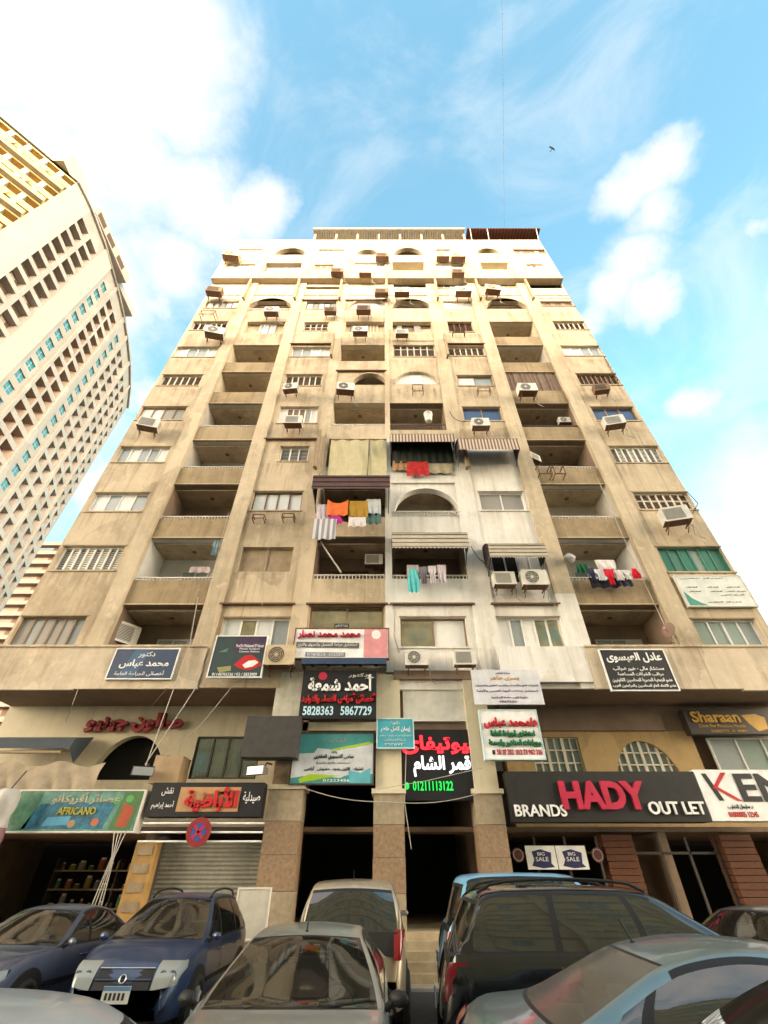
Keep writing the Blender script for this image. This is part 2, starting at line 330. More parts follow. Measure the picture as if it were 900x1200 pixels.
wall, white, upper = MB(), MB(), MB()
YW = FD + .12
REC = 1.6
def isw(b, n): return b in 'EF' and n <= 3
def wmb(b, n): return (upper, M['upper']) if n >= 10 else ((white, M['white_paint']) if isw(b, n) else (wall, M['plaster']))
def yfr(n): return FU if n >= 10 else YW
nwin = 0
def window(x0, x1, z0, z1, y, panes=4, frame='alu', pm='pane', shutter=False, mid=False, name=None):
    """a frame with its panes; pm: one material or a list"""
    f = MB(); fm = M[frame]; t = .055; d = .09
    f.box(x0, x1, y, y + d, z0, z0 + t, fm); f.box(x0, x1, y, y + d, z1 - t, z1, fm)
    f.box(x0, x0 + t, y, y + d, z0 + t, z1 - t, fm); f.box(x1 - t, x1, y, y + d, z0 + t, z1 - t, fm)
    w = (x1 - x0 - 2 * t) / panes
    for i in range(1, panes):
        x = x0 + t + w * i; f.box(x - .03, x + .03, y - .004, y + d - .01, z0 + t, z1 - t, fm)
    if mid: f.box(x0 + t, x1 - t, y - .002, y + d - .02, z0 + (z1 - z0) * .56, z0 + (z1 - z0) * .56 + .05, fm)
    o = f.build(name or 'window', BLD)
    p = MB(); pl = pm if isinstance(pm, (list, tuple)) else [pm]
    for i in range(panes):
        a, b = x0 + t + w * i, x0 + t + w * (i + 1); m = M[pl[i % len(pl)]]
        off = .03 + .018 * (i % 2)
        if shutter:
            k = max(6, int((z1 - z0) / .11)); h = (z1 - z0 - 2 * t) / k
            p.box(a + .06, b - .06, y + .07, y + .085, z0 + t, z1 - t, M['dark'])
            for j in range(k):
                zz = z0 + t + h * j
                p.face([(a + .03, y + .065, zz + h * 1.05), (b - .03, y + .065, zz + h * 1.05), (b - .03, y + .03, zz + .01), (a + .03, y + .03, zz + .01)][::-1], m)
        else:
            p.box(a, b, y + off, y + off + .012, z0 + t, z1 - t, m)
    p.build('shutter_leaf' if shutter else 'window_pane', o)
    return o
def wallwith(b, n, holes, z_lo=None, y=None, x0=None, x1=None):
    """panel of wall over one cell with rectangular holes (sorted, not overlapping in x)"""
    mb, m = wmb(b, n); y = yfr(n) if y is None else y
    x0 = BX[b][0] if x0 is None else x0; x1 = BX[b][1] if x1 is None else x1
    lo = ZB(n) if z_lo is None else z_lo; hi = ZB(n + 1)
    if n == 9: hi = ZCOR
    if n == 10: lo = ZCOR
    th = .3 if n < 10 else .5
    x = x0
    for (a, c, z0, z1) in holes:
        if a > x + .001: mb.box(x, a, y, y + th, lo, hi, m)
        if z0 > lo: mb.box(a, c, y, y + th, lo, z0, m)
        if z1 < hi: mb.box(a, c, y, y + th, z1, hi, m)
        x = c
    if x < x1 - .001: mb.box(x, x1, y, y + th, lo, hi, m)
def wcell(b, n, u0, u1, v0, v1, set_back=.13, sill=True, **k):
    y = yfr(n); v = (v0 + v1) / 2
    x0, x1 = max(XU(u0, v, y), BX[b][0] + .02), min(XU(u1, v, y), BX[b][1] - .02); z1, z0 = ZV(v0, y), ZV(v1, y)
    wallwith(b, n, [(x0, x1, z0, z1)])
    window(x0, x1, z0, z1, y + set_back, **k)
    if sill:
        mb, m = wmb(b, n); mb.box(x0 - .06, x1 + .06, y - .05, y + .02, z0 - .07, z0 - .005, m)
        mb.box(x0 - .05, x1 + .05, y - .03, y + .02, z1 + .005, z1 + .05, M['parapet'])
done = set()
def W(b, n, *a, **k): done.add((b, n)); wcell(b, n, *a, **k)
G4 = ['pane', 'pane_pale', 'pane', 'pane_pale']
W('A', 0, 16, 94, 722.5, 757.5, panes=6, frame='bronze', pm=['louvre_grey', 'pane', 'louvre_grey', 'louvre_grey', 'louvre_grey', 'pane'])
W('A', 1, 67, 141, 640, 668, panes=8, frame='board_white', pm=['louvre_grey', 'slat_pale'], shutter=True)
W('A', 2, 106, 170.5, 577.5, 599, panes=4, frame='board_white', pm=['pane_pale', 'pane', 'pane_pale', 'pane'])
W('A', 3, 137, 196, 523.5, 541.5, panes=5, pm=['pane', 'board_white', 'pane', 'pane', 'board_white'])
W('A', 4, 163, 216, 476.6, 492, panes=4, frame='bronze', pm=['board_white', 'board_white', 'louvre_grey', 'louvre_grey'])
W('A', 5, 188, 235, 439.3, 451.8, panes=6, frame='slat_pale', pm='louvre_tan', shutter=True)
W('A', 6, 205, 254, 406.7, 418.3, panes=4, frame='board_white', pm=['pane_pale', 'pane', 'pane', 'pane_pale'])
W('A', 7, 224.5, 265, 377, 387, panes=6, frame='slat_pale', pm='louvre_brown', shutter=True)
W('A', 8, 241, 279, 352, 361, panes=5, frame='brown_frame', pm=['pane_pale', 'board_white', 'pane'])
W('A', 10, 265, 301, 309.3, 313.8, panes=5, frame='slat_pale', pm='slat_pale', sill=False)
W('A', 11, 278.7, 307, 291.6, 297, panes=4, frame='slat_pale', pm='slat_pale', sill=False)
W('C', 0, 258, 350, 724, 758, panes=4, frame='board_white', pm=['pane_pale', 'pane_mirror', 'pane_pale', 'pane'])
W('C', 1, 281, 342, 641, 670, panes=2, frame='wood_board', pm='wood_board', sill=False)
W('C', 2, 295.5, 353.5, 576, 598, panes=4, frame='brown_frame', pm='pane_pale')
W('C', 3, 327.5, 361, 523.6, 540.4, panes=3, frame='board_white', pm='louvre_grey', shutter=True)
W('C', 4, 326.7, 371.8, 477, 496, panes=6, frame='board_white', pm=['board_white', 'louvre_tan', 'louvre_tan', 'louvre_tan', 'louvre_grey', 'board_white'])
W('C', 5, 333.7, 377, 439, 452, panes=6, frame='slat_pale', pm='louvre_tan', shutter=True)
W('C', 6, 341.5, 396, 407, 418, panes=4, frame='board_white', pm=['pane', 'pane', 'pane_pale', 'pane_pale'])
W('C', 7, 355.7, 384.4, 378, 387.5, panes=4, frame='slat_pale', pm='louvre_brown', shutter=True, mid=True)
W('C', 8, 358.8, 393.8, 353, 362, panes=5, frame='brown_frame', pm=['pane_pale', 'pane', 'pane_pale'])
W('C', 9, 357, 405, 336, 339.2, panes=4, frame='brown_frame', pm=['dark', 'pane', 'dark', 'louvre_tan'], sill=False)
W('C', 10, 368, 391, 309.8, 316, panes=3, frame='slat_pale', pm='louvre_tan', sill=False)
W('C', 11, 373.5, 403, 292, 297, panes=5, frame='slat_pale', pm=['pane', 'slat_pale'], sill=False)
W('D', 0, 362, 449.5, 709, 746, panes=2, frame='bronze', pm='pane_mirror')
W('D', 10, 415, 457, 308, 318, panes=4, frame='board_white', pm=['board_white', 'board_white', 'pane_pale', 'board_white'], sill=False)
W('E', 0, 469.4, 547, 723.6, 758, panes=2, frame='bronze', pm=['pane_mirror', 'board_white'])
W('E', 6, 461, 512, 400, 418, panes=6, frame='slat_pale', pm='louvre_tan', shutter=True, mid=True)
W('F', 0, 562.5, 661, 723.6, 759.7, panes=5, frame='board_white', pm=['board_white', 'pane', 'board_white', 'pane_mirror', 'pane_mirror'])
W('F', 1, 577, 640, 641, 682, panes=4, frame='board_white', pm=['dark', 'dark', 'board_white', 'board_white'], sill=False)
W('F', 2, 562.5, 615, 576.7, 598, panes=2, frame='board_white', pm='louvre_grey')
W('F', 4, 543, 588, 477, 493, panes=2, frame='bronze', pm='pane_blue')
W('F', 5, 536.5, 577.6, 440, 452, panes=2, frame='bronze', pm=['pane_pale', 'pane'])
W('F', 6, 518.5, 569, 406, 417, panes=6, frame='slat_pale', pm='louvre_tan', shutter=True)
W('F', 7, 525.4, 554, 377.4, 389, panes=4, frame='brown_frame', pm='louvre_brown', shutter=True)
W('F', 8, 520, 557, 351.8, 362, panes=4, frame='slat_pale', pm='board_white', sill=False)
W('F', 9, 507, 545, 331, 338, panes=4, frame='slat_pale', pm=['louvre_tan', 'pane', 'pane_pale', 'pane'])
W('F', 10, 511, 543, 309.5, 316, panes=5, frame='slat_pale', pm=['pane_pale', 'slat_pale'], sill=False)
W('F', 11, 511, 528, 292, 295, panes=2, frame='slat_pale', pm='pane', sill=False)
W('G', 9, 562, 606.7, 328, 336.5, panes=5, frame='slat_pale', pm=['pane_pale', 'pane'])
W('H', 0, 818, 893, 725.5, 759, panes=4, frame='alu', pm=['pane_green', 'pane_green', 'pane_green', 'pane'])
W('H', 1, 776, 854, 641, 670, panes=6, frame='green_frame', pm=['green_pane', 'green_frame', 'green_pane', 'pane_green', 'green_pane', 'green_pane'])
W('H', 2, 746, 812, 577, 597, panes=7, frame='slat_pale', pm='louvre_brown', shutter=True, mid=True)
W('H', 3, 718, 776, 523, 542, panes=8, frame='board_white', pm=['louvre_grey', 'slat_pale'], shutter=True)
W('H', 4, 696, 746, 477, 493, panes=3, frame='bronze', pm='pane_blue')
W('H', 5, 678, 725, 438, 451, panes=8, frame='louvre_tan', pm='louvre_brown', shutter=True)
W('H', 6, 660, 706, 405.6, 417, panes=4, frame='board_white', pm=['board_white', 'pane_pale', 'pane', 'pane'])
W('H', 7, 650, 688, 376.7, 386.3, panes=6, frame='slat_pale', pm='louvre_brown', shutter=True)
W('H', 8, 633, 672, 350, 359, panes=6, frame='brown_frame', pm=['louvre_tan', 'louvre_brown'])
W('H', 10, 617.5, 637, 309.5, 314.4, panes=3, frame='slat_pale', pm=['slat_pale', 'louvre_tan'], sill=False)
W('H', 11, 600, 640, 292, 297.3, panes=6, frame='brown_frame', pm=['louvre_tan', 'pane', 'louvre_brown'], sill=False)

def recess(b, n, y0, depth, mt, x0, x1, z0, z1, lamp=True, door=None):
    """ceiling, side walls and back wall of a balcony as one lining"""
    m = MB(); e = .004
    m.face([(x0, y0, z1 - e), (x1, y0, z1 - e), (x1, y0 + depth, z1 - e), (x0, y0 + depth, z1 - e)], mt)
    m.face([(x0 + e, y0, z0), (x0 + e, y0, z1), (x0 + e, y0 + depth, z1), (x0 + e, y0 + depth, z0)], mt)
    m.face([(x1 - e, y0, z0), (x1 - e, y0 + depth, z0), (x1 - e, y0 + depth, z1), (x1 - e, y0, z1)], mt)
    m.face([(x0, y0 + depth - e, z0), (x0, y0 + depth - e, z1), (x1, y0 + depth - e, z1), (x1, y0 + depth - e, z0)], mt)
    m.build('balcony_lining', BLD)
    if lamp:
        l = MB(); l.cyl(((x0 + x1) / 2, y0 + depth * .55, z1 - .12), (0, 0, 1), .11, .11, M['ac_brown'], 12, .06); l.build('ceiling_lamp', BLD)
def railing(x0, x1, z, y, mt='rail', h=.16, step=.14):
    r = MB(); r.box(x0, x1, y - .03, y + .03, z + h - .045, z + h, M[mt])
    k = int((x1 - x0) / step)
    for i in range(k + 1):
        x = x0 + .03 + (x1 - x0 - .06) * i / k; r.box(x - .018, x + .018, y - .018, y + .018, z, z + h - .045, M[mt])
    r.build('railing', BLD)
def balcony(b, n, lin='ceil_grey', rail='rail', par=1.1, lamp=True, door='glass', pm=None, proud=.15, rh=.16, pdepth=REC):
    done.add((b, n)); x0, x1 = BX[b]; y = FD + proud; z0, z1 = ZB(n), ZB(n + 1)
    pm = M[pm] if pm else (M['white_paint'] if isw(b, n) else M['parapet'])
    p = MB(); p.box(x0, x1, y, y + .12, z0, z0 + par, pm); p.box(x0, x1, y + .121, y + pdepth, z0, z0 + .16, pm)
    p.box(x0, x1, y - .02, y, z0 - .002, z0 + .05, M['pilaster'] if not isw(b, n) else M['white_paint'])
    p.build('parapet', BLD)
    recess(b, n, y + .1, pdepth - .12, M[lin], x0, x1, z0 + .165, z1 - .005, lamp)
    if rail: railing(x0 + .02, x1 - .02, z0 + par, y + .06, rail, rh)
    yb = y + pdepth - .12
    if door == 'glass':
        w = (x1 - x0)
        window(x0 + w * .32, x1 - w * .1, z0 + .3, z0 + 2.45, yb, panes=3, frame='alu', pm=['pane_green', 'pane', 'pane_pale'], name='balcony_door')
    elif door == 'shut':
        w = (x1 - x0)
        window(x0 + w * .15, x0 + w * .75, z0 + .3, z0 + 2.4, yb, panes=4, frame='brown_frame', pm='louvre_brown', shutter=True, name='balcony_door')
for n, lin, rl, door in [(0, 'ceil_brown', None, 'glass'), (1, 'ceil_white', 'rail', 'glass'), (2, 'ceil_brown', 'rail', 'shut'), (3, 'ceil_grey', 'rail', 'shut'), (4, 'ceil_grey', 'rail', 'shut'), (5, 'ceil_tan', None, 'shut'), (6, 'ceil_tan', None, 'shut')]:
    balcony('B', n, lin, rl, door=door, pm=None)
for n, lin, rl, door in [(0, 'ceil_brown', None, 'glass'), (1, 'ceil_white', 'rail', 'glass'), (2, 'ceil_grey', 'rail', 'glass'), (3, 'ceil_brown', 'rail', 'shut'), (4, 'ceil_brown', 'iron', 'shut'), (6, 'ceil_grey', None, 'shut'), (7, 'ceil_tan', None, 'shut')]:
    balcony('G', n, lin, rl, door=door)
balcony('D', 1, 'ceil_brown', 'rail', door='shut', pm='plaster', proud=.05, rh=.22)
balcony('D', 2, 'ceil_brown', None, door='shut', pm='plaster', proud=.05)
balcony('D', 3, 'ceil_brown', None, door='shut', pm='plaster', proud=.05)
balcony('D', 4, 'ceil_tan', 'rail', door=None, pm='plaster', proud=.05)
balcony('D', 6, 'ceil_tan', None, door='shut', pm='plaster', proud=.05)
balcony('E', 1, 'ceil_brown', 'rail', door='shut', proud=.05, rh=.2)
balcony('E', 3, 'ceil_brown', None, door='shut', proud=.05)
balcony('E', 4, 'ceil_brown', 'louvre_tan', door='glass', pm='plaster', proud=.05, par=.72, rh=.55)
def shallow(b, n, u0, u1, v0, v1, depth, lin, lamp=False):
    """an opening with a shallow recess behind it"""
    done.add((b, n)); y = yfr(n); v = (v0 + v1) / 2
    x0, x1 = max(XU(u0, v, y), BX[b][0] + .02), min(XU(u1, v, y), BX[b][1] - .02); z1, z0 = ZV(v0, y), ZV(v1, y)
    wallwith(b, n, [(x0, x1, z0, z1)]); recess(b, n, y + .01, depth, M[lin], x0, x1, z0, z1, lamp)
    return x0, x1, z0, z1, y + depth
a = shallow('D', 7, 405, 456, 373, 389, .35, 'plaster'); window(a[0] + .3, a[0] + 1.1, a[2] + .35, a[3] - .25, a[4] - .09, 2, 'brown_frame', 'louvre_grey'); window(a[0] + 1.5, a[1] - .5, a[2] + .1, a[3] - .35, a[4] - .09, 3, 'slat_pale', 'wood_board')
a = shallow('E', 7, 460, 511, 373, 389, .45, 'ceil_tan'); window(a[0] + .7, a[0] + 1.5, a[2] + .15, a[3] - .2, a[4] - .09, 1, 'brown_frame', 'louvre_tan')
sh = MB(); sh.box(a[0] + .3, a[0] + .68, a[4] - .16, a[4] - .1, a[2] + .2, a[3] - .15, M['louvre_grey']); sh.box(a[0] + 1.54, a[0] + 2.0, a[4] - .16, a[4] - .1, a[2] + .12, a[3] - .2, M['louvre_grey']); sh.build('shutter_leaf', BLD)
a = shallow('B', 7, 288, 333, 374, 391, .3, 'plaster'); window(a[0] + .9, a[1] - .7, a[2] + .2, a[3] - .4, a[4] - .09, 4, 'board_white', ['pane', 'pane_pale'])
shallow('E', 9, 461, 502, 326.5, 337, 1.4, 'ceil_grey'); shallow('E', 10, 460, 500, 307, 317, 1.2, 'ceil_tan')
shallow('H', 9, 617, 657, 327, 338, 1.5, 'ceil_brown')
shallow('G', 10, 564, 597, 307.5, 316, 1.0, 'ceil_tan')
a = shallow('B', 10, 310, 359, 308, 318, .4, 'upper'); window(a[0] + .1, a[1] - .1, a[2], a[3] - .25, a[4] - .09, 5, 'board_white', ['pane', 'pane_pale', 'pane'])
# enclosed balcony with brown slats (right balcony bay)
done.add(('G', 5)); x0, x1 = BX['G']; p = MB(); p.box(x0, x1, FD + .15, FD + .27, ZB(5), ZB(5) + 1.25, M['parapet']); p.box(x0, x1, FD + .28, FD + REC, ZB(5), ZB(5) + .16, M['parapet']); p.build('parapet', BLD)
window(x0 + .02, x1 - .02, ZB(5) + 1.26, ZB(6) - .01, FD + .2, 12, 'louvre_tan', ['louvre_brown', 'louvre_brown', 'louvre_tan'], name='balcony_screen')

def archcell(b, n, u0, u1, vtop, vbot, fill=None, lin='ceil_tan', depth=1.4, rail=None, round_=1.0, lamp=False):
    """a cell of wall with an arched opening"""
    done.add((b, n)); mb, m = wmb(b, n); y = yfr(n); v = (vtop + vbot) / 2
    x0, x1 = XU(u0, vbot, y), XU(u1, vbot, y); z0, z1 = ZV(vbot, y), ZV(vtop, y)
    X0, X1 = BX[b]; lo, hi = ZB(n), ZB(n + 1)
    if n == 10: lo = ZCOR
    cx, rx, rz = (x0 + x1) / 2, (x1 - x0) / 2, z1 - z0; K = 20
    arc = [(cx - rx * cos(pi * k / K), z0 + rz * (sin(pi * k / K) ** round_)) for k in range(K + 1)]
    th = .3
    mb.box(X0, X1, y, y + th, lo, z0, m)
    if x0 > X0: mb.box(X0, x0, y, y + th, z0, hi, m)
    if x1 < X1: mb.box(x1, X1, y, y + th, z0, hi, m)
    for k in range(K):
        (xa, za), (xb, zb) = arc[k], arc[k + 1]
        mb.face([(xa, y, za), (xb, y, zb), (xb, y, hi), (xa, y, hi)], m)
        mb.face([(xa, y, za), (xa, y + th, za), (xb, y + th, zb), (xb, y, zb)], m)
    if fill:
        f = MB(); f.face([(xx, y + .15, zz) for xx, zz in arc], M[fill]); 
        for q in (-.33, .33): f.box(cx + q * rx - .03, cx + q * rx + .03, y + .12, y + .148, z0, z0 + rz * .85, M['slat_pale'])
        f.build('arch_screen', BLD)
    else:
        recess(b, n, y + th, depth - th, M[lin], X0 + .01, X1 - .01, z0 - .3, hi - .02, lamp)
    tr = MB(); rows = []
    for k in range(K + 1):
        c, s_ = -cos(pi * k / K), sin(pi * k / K) ** round_
        rows.append([(cx + (rx + q) * c, yy, z0 + (rz + q) * s_) for q, yy in ((0, y), (0, y - .05), (.1, y - .05), (.1, y))])
    tr.grid(rows, m, False); tr.build('arch_trim', BLD)
    if rail: railing(x0 - .1, x1 + .1, z0 - .25, y - .05, rail, .25)
archcell('E', 2, 463, 538, 573, 600, lin='ceil_tan', rail='rail')
archcell('D', 5, 413, 453, 438, 451, lin='ceil_brown'); archcell('E', 5, 463, 513, 436, 450, fill='board_white')
archcell('D', 8, 409, 454, 351, 361.5, fill='board_white'); archcell('E', 8, 460, 505, 351, 361.5, lin='ceil_brown')
archcell('B', 8, 289, 341, 350, 362.5, lin='ceil_brown', rail='slat_pale'); archcell('G', 8, 571, 618, 350, 362, lin='ceil_brown')
archcell('B', 11, 322, 358, 291.3, 298.7, lin='ceil_brown'); archcell('D', 11, 418, 443, 293, 298.6, lin='ceil_tan'); archcell('E', 11, 462, 495, 291, 299, lin='ceil_brown'); archcell('G', 11, 560, 585, 291.5, 297, lin='ceil_tan')
# parapets under the arched balconies of the outer balcony bays, walls of cells without an opening
for b in BX:
    for n in range(12):
        if (b, n) in done: continue
        if b in 'DE' and n == 0: continue
        wallwith(b, n, [])
# pilasters, run up to the cornice
for i, (x0, x1, s) in enumerate(PIL):
    segs = [(ZS if i not in (2, 3, 4) else ZV(787, FD), ZCOR, 'pilaster')]
    if i in (3, 4): segs = [(ZV(787, FD), ZB(4), 'white_paint'), (ZB(4), ZCOR, 'pilaster')]
    if i == 5: segs = [(ZS, ZB(1) + .4, 'white_paint'), (ZB(1) + .4, ZCOR, 'pilaster')]
    p = MB()
    for (a, c, mm) in segs: p.box(x0, x1, FD + s, FD + REC + .3, a, c, M[mm])
    p.build('pilaster', BLD)
    upper.box(x0, x1, FU - (.04 if i != 3 else -.02), FU + .5, ZCOR, ZB(12), M['upper'])
    # stub posts left on the pilasters
    zz = [(ZV(345, FU - .2), ZV(316, FU - .2))] + ([(ZV(417, FD - .2), ZV(392, FD - .2)), (ZV(548, FD - .2), ZV(505, FD - .2))] if i in (2, 4) else [])
    for (a, c) in zz:
        q = MB(); xx = x0 + .14 if i < 4 else x1 - .14
        q.box(xx - .08, xx + .08, FD - .32, FD - .14, a, c, M['wood_board']); q.box(xx - .05, xx + .05, FD - .14, FD + .05, a + .1, a + .25, M['rust']); q.box(xx - .05, xx + .05, FD - .14, FD + .05, c - .3, c - .15, M['rust'])
        q.build('wall_post', BLD)
# thin drip mouldings across the bays
md = MB()
for b, n, k in [('D', 1, 0), ('E', 1, 0), ('F', 1, 0), ('C', 1, 0), ('C', 4, 0), ('C', 7, 0), ('D', 3, 0), ('D', 6, 0), ('F', 7, 0), ('C', 9, 0), ('D', 9, 0)]:
    md.box(BX[b][0] - .1, BX[b][1] + .1, FD - .03, FD + .11, ZB(n) - .06, ZB(n), M['rust'])
md.build('drip_moulding', BLD)
co = MB(); co.box(XL - .02, XR + .02, FU - .05, FU + .02, ZCOR - .1, ZCOR - .003, M['wood_board']); co.box(XL, XR, FU + .02, FU + .5, ZCOR - .1, ZCOR - .003, M['upper'])
co.box(XL, XR, YW - .05, YW - .004, ZB(9) + .9, ZB(9) + .97, M['plaster']); co.build('cornice', BLD)
# body behind the front, roof parapet
ZR = ZV(281, FU)
YB = FD + REC + .3
body = MB(); body.box(XL, XR, YB, YB + 13, ZS, ZB(12), M['plaster']); body.box(XL, XL + .25, YW + .3, YB, ZS, ZB(12), M['plaster']); body.box(XR - .25, XR, YW + .3, YB, ZS, ZB(12), M['plaster'])
body.box(XL, XR, FD + .6, YB, ZB(12) - .2, ZB(12), M['plaster'])
for n in range(1, 13):   # floor slabs close the cavities
    body.box(XL + .25, XR - .25, FD + .5, YB - .001, ZB(n) - .1, ZB(n) - .03, M['plaster'])
body.build('rear_block', BLD)
upper.box(XL, XR, FU, FU + .25, ZB(12), ZR, M['upper']); upper.box(XL, XL + .25, FU + .25, YB + 13, ZB(12), ZR, M['upper']); upper.box(XR - .25, XR, FU + .25, YB + 13, ZB(12), ZR, M['upper'])
wall.build('wall', BLD); white.build('wall', BLD); upper.build('wall', BLD)
# stone band over the shops, soffit behind it
YBD = FD - .12
zt = ZV(757, YBD); zl = ZV(807, YBD)
for (x0, x1, zz) in [(XL - .02, -10.4, zl - .03), (-10.4, -6.25, zl), (7.1, 12.0, zl), (12.0, XR + .02, zl - .05)]:
    bd = MB(); bd.box(x0, x1, YBD, FD - .002, zz, zt, M['stone_band'])
    bd.box(x0, x1, YBD - .05, YBD - .002, zt - .04, zt + .03, M['stone_band']); bd.build('stone_band', BLD)
boxes_as_parts('stone_band', BLD, [(4.0, 7.1, YBD + .03, FD - .002, ZV(800, FD), zt, M['white_paint']), (-6.24, -3.5, YBD + .05, FD - .002, zl + .05, zt - .1, M['plaster'])])
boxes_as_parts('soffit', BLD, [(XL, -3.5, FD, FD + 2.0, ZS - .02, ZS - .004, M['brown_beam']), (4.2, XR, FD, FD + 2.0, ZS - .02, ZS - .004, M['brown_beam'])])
# white wall patch under the E window and the brown beam behind the centre signs
cw = MB(); cw.box(-2.88, 3.38, FD + .3, FD + .6, ZV(852, FD), ZV(787, FD), M['brown_beam']); cw.box(.33, 3.9, FD - .03, FD + .2, ZV(796, FD), ZV(786, FD), M['brown_beam'])
cw.box(-2.88, .05, FD + .02, FD + .3, ZV(856, FD), ZV(846, FD), M['cream_wall']); cw.build('lintel', BLD)
# roof terrace: slatted shade, red canopy, stair head
zc = ZV(267, 14.4)
rt = MB(); x0, x1 = XU(367, 275, 14.8), XU(545, 275, 14.8)
k = 62; PGM = mat('pergola board', (.55, .42, .2), .8, var=.2, scale=3)
for i in range(k):
    xa = x0 + (x1 - x0) * i / k; rt.box(xa, xa + (x1 - x0) / k * .86, 14.4, 16.6, zc, zc + .06, PGM)
rt.box(x0, x1, 14.45, 14.55, zc - .1, zc - .004, M['slat_pale']); rt.box(x0, x1, 16.3, 16.4, zc - .1, zc - .004, M['slat_pale'])
rt.box(x0, x1, 14.42, 14.47, zc + .06, zc + .1, M['slat_pale'])
rt.build('pergola', BLD)
ps = MB()
for i in range(8): xa = x0 + .1 + (x1 - x0 - .3) * i / 7; ps.box(xa, xa + .16, 14.86, 15.0, ZR - .01, zc - .1, M['upper'])
ps.build('pergola_post', BLD)
sw = MB(); sw.box(x0, x1, 16.6, 20, ZB(12), zc - .4, M['upper']); sw.build('roof_room', BLD)
rc = MB(); x0, x1 = XU(548, 270, 14.3), XU(633, 267, 14.3); zc2 = ZV(267.5, 14.3)
rc.box(x0, x1, 14.3, 18.5, zc2, zc2 + .05, plain('red canopy', (.16, .045, .032), .8))
for i in range(24): xa = x0 + .05 + (x1 - x0 - .1) * i / 23; rc.box(xa - .03, xa + .03, 14.32, 18.48, zc2 - .05, zc2 - .003, M['brown_frame'])
rc.build('red_canopy', BLD)
cp = MB()
for xa in (x0 + .3, x0 + 1.9, x1 - .4): cp.tube([(xa, 14.35, zc2 - .05), (xa + .1, 14.95, ZR - .1)], .035, M['rail'])
cp.build('canopy_post', BLD)
# ------------------------------------------------------------------ mezzanine and shops
YM = FD + 1.9
def flatbox(mb, u0, u1, v0, v1, Y, th, m, vm=None):
    v = (v0 + v1) / 2 if vm is None else vm
    mb.box(XU(u0, v, Y), XU(u1, v, Y), Y, Y + th, ZV(v1, Y), ZV(v0, Y), m); return XU(u0, v, Y), XU(u1, v, Y), ZV(v1, Y), ZV(v0, Y)
mz = MB()
zb0, zm = 3.0, ZS - .02
# left: cream wall with an arch and a curtained window
ax0, ax1, az0, az1 = XU(105, 908, YM), XU(188, 908, YM), ZV(914, YM), ZV(862, YM)
wx0, wx1, wz0, wz1 = XU(226, 888, YM), XU(303, 888, YM), ZV(913, YM), ZV(863, YM)
mz.box(XL, ax0, YM, YM + .3, zb0, zm, M['cream_wall']); mz.box(ax0, ax1, YM, YM + .3, zb0, az0, M['cream_wall'])
mz.box(ax1, wx0, YM, YM + .3, zb0, zm, M['cream_wall']); mz.box(wx0, wx1, YM, YM + .3, zb0, wz0, M['cream_wall']); mz.box(wx0, wx1, YM, YM + .3, wz1, zm, M['cream_wall']); mz.box(wx1, -3.4, YM, YM + .3, zb0, zm, M['cream_wall'])
def arch_top(mb, x0, x1, z0, z1, hi, y, m, K=24):
    cx, rx, rz = (x0 + x1) / 2, (x1 - x0) / 2, z1 - z0
    arc = [(cx - rx * cos(pi * k / K), z0 + rz * sin(pi * k / K)) for k in range(K + 1)]
    for k in range(K):
        (xa, za), (xb, zb) = arc[k], arc[k + 1]
        mb.face([(xa, y, za), (xb, y, zb), (xb, y, hi), (xa, y, hi)], m); mb.face([(xa, y, za), (xa, y + .3, za), (xb, y + .3, zb), (xb, y, zb)], m)
    return arc
arch_top(mz, ax0, ax1, az0, az1, zm, YM, M['cream_wall']); mz.build('mezzanine_wall', BLD); mz = MB()
# right: ochre wall with a grid window and an arched grid window; grey beam above
gx0, gx1, gz0, gz1 = XU(625, 885, YM), XU(682, 885, YM), ZV(925, YM), ZV(864, YM)
hx0, hx1, hz0, hz1 = XU(722, 905, YM), XU(800, 905, YM), ZV(925, YM), ZV(868, YM)
zbm = ZV(857, YM)
mz.box(4.2, gx0, YM, YM + .3, zb0, zbm, M['ochre_wall']); mz.box(gx0, gx1, YM, YM + .3, zb0, gz0, M['ochre_wall']); mz.box(gx0, gx1, YM, YM + .3, gz1, zbm, M['ochre_wall'])
mz.box(gx1, hx0, YM, YM + .3, zb0, zbm, M['ochre_wall']); mz.box(hx0, hx1, YM, YM + .3, zb0, hz0, M['ochre_wall']); mz.box(hx1, 10.9, YM, YM + .3, zb0, zbm, M['ochre_wall'])
arch_top(mz, hx0, hx1, hz0, hz1, zbm, YM, M['ochre_wall'])
mz.box(4.2, 10.0, YM - .12, YM + .3, zbm, zm, M['brown_beam']); mz.box(10.0, XR, YM, YM + .3, zbm, zm, M['brown_beam'])
mz.box(10.9, XR, YM + .02, YM + .3, zb0, 3.9, M['ochre_wall'])
mz.build('mezzanine_wall', BLD)
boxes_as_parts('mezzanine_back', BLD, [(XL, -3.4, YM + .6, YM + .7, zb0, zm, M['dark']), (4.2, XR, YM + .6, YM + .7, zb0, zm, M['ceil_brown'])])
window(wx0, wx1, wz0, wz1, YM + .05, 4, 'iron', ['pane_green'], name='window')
ct = MB()
K = 90
ct.grid([[(wx0 + .05 + (wx1 - wx0 - .1) * i / K, YM + .17 + .03 * sin(i * 1.9) + .02 * sin(i * .7), z) for z in (wz0 + .04, wz1 - .04)] for i in range(K + 1)], mat('curtain', (.72, .76, .68), .8, var=.15, scale=9)); ct.build('curtain', BLD)
for o in [c for c in BLD.children if c.name.startswith('window')][-1:]:
    for c in o.children: c.data.materials[0] = carglass('window glass', (.92, .96, .93))
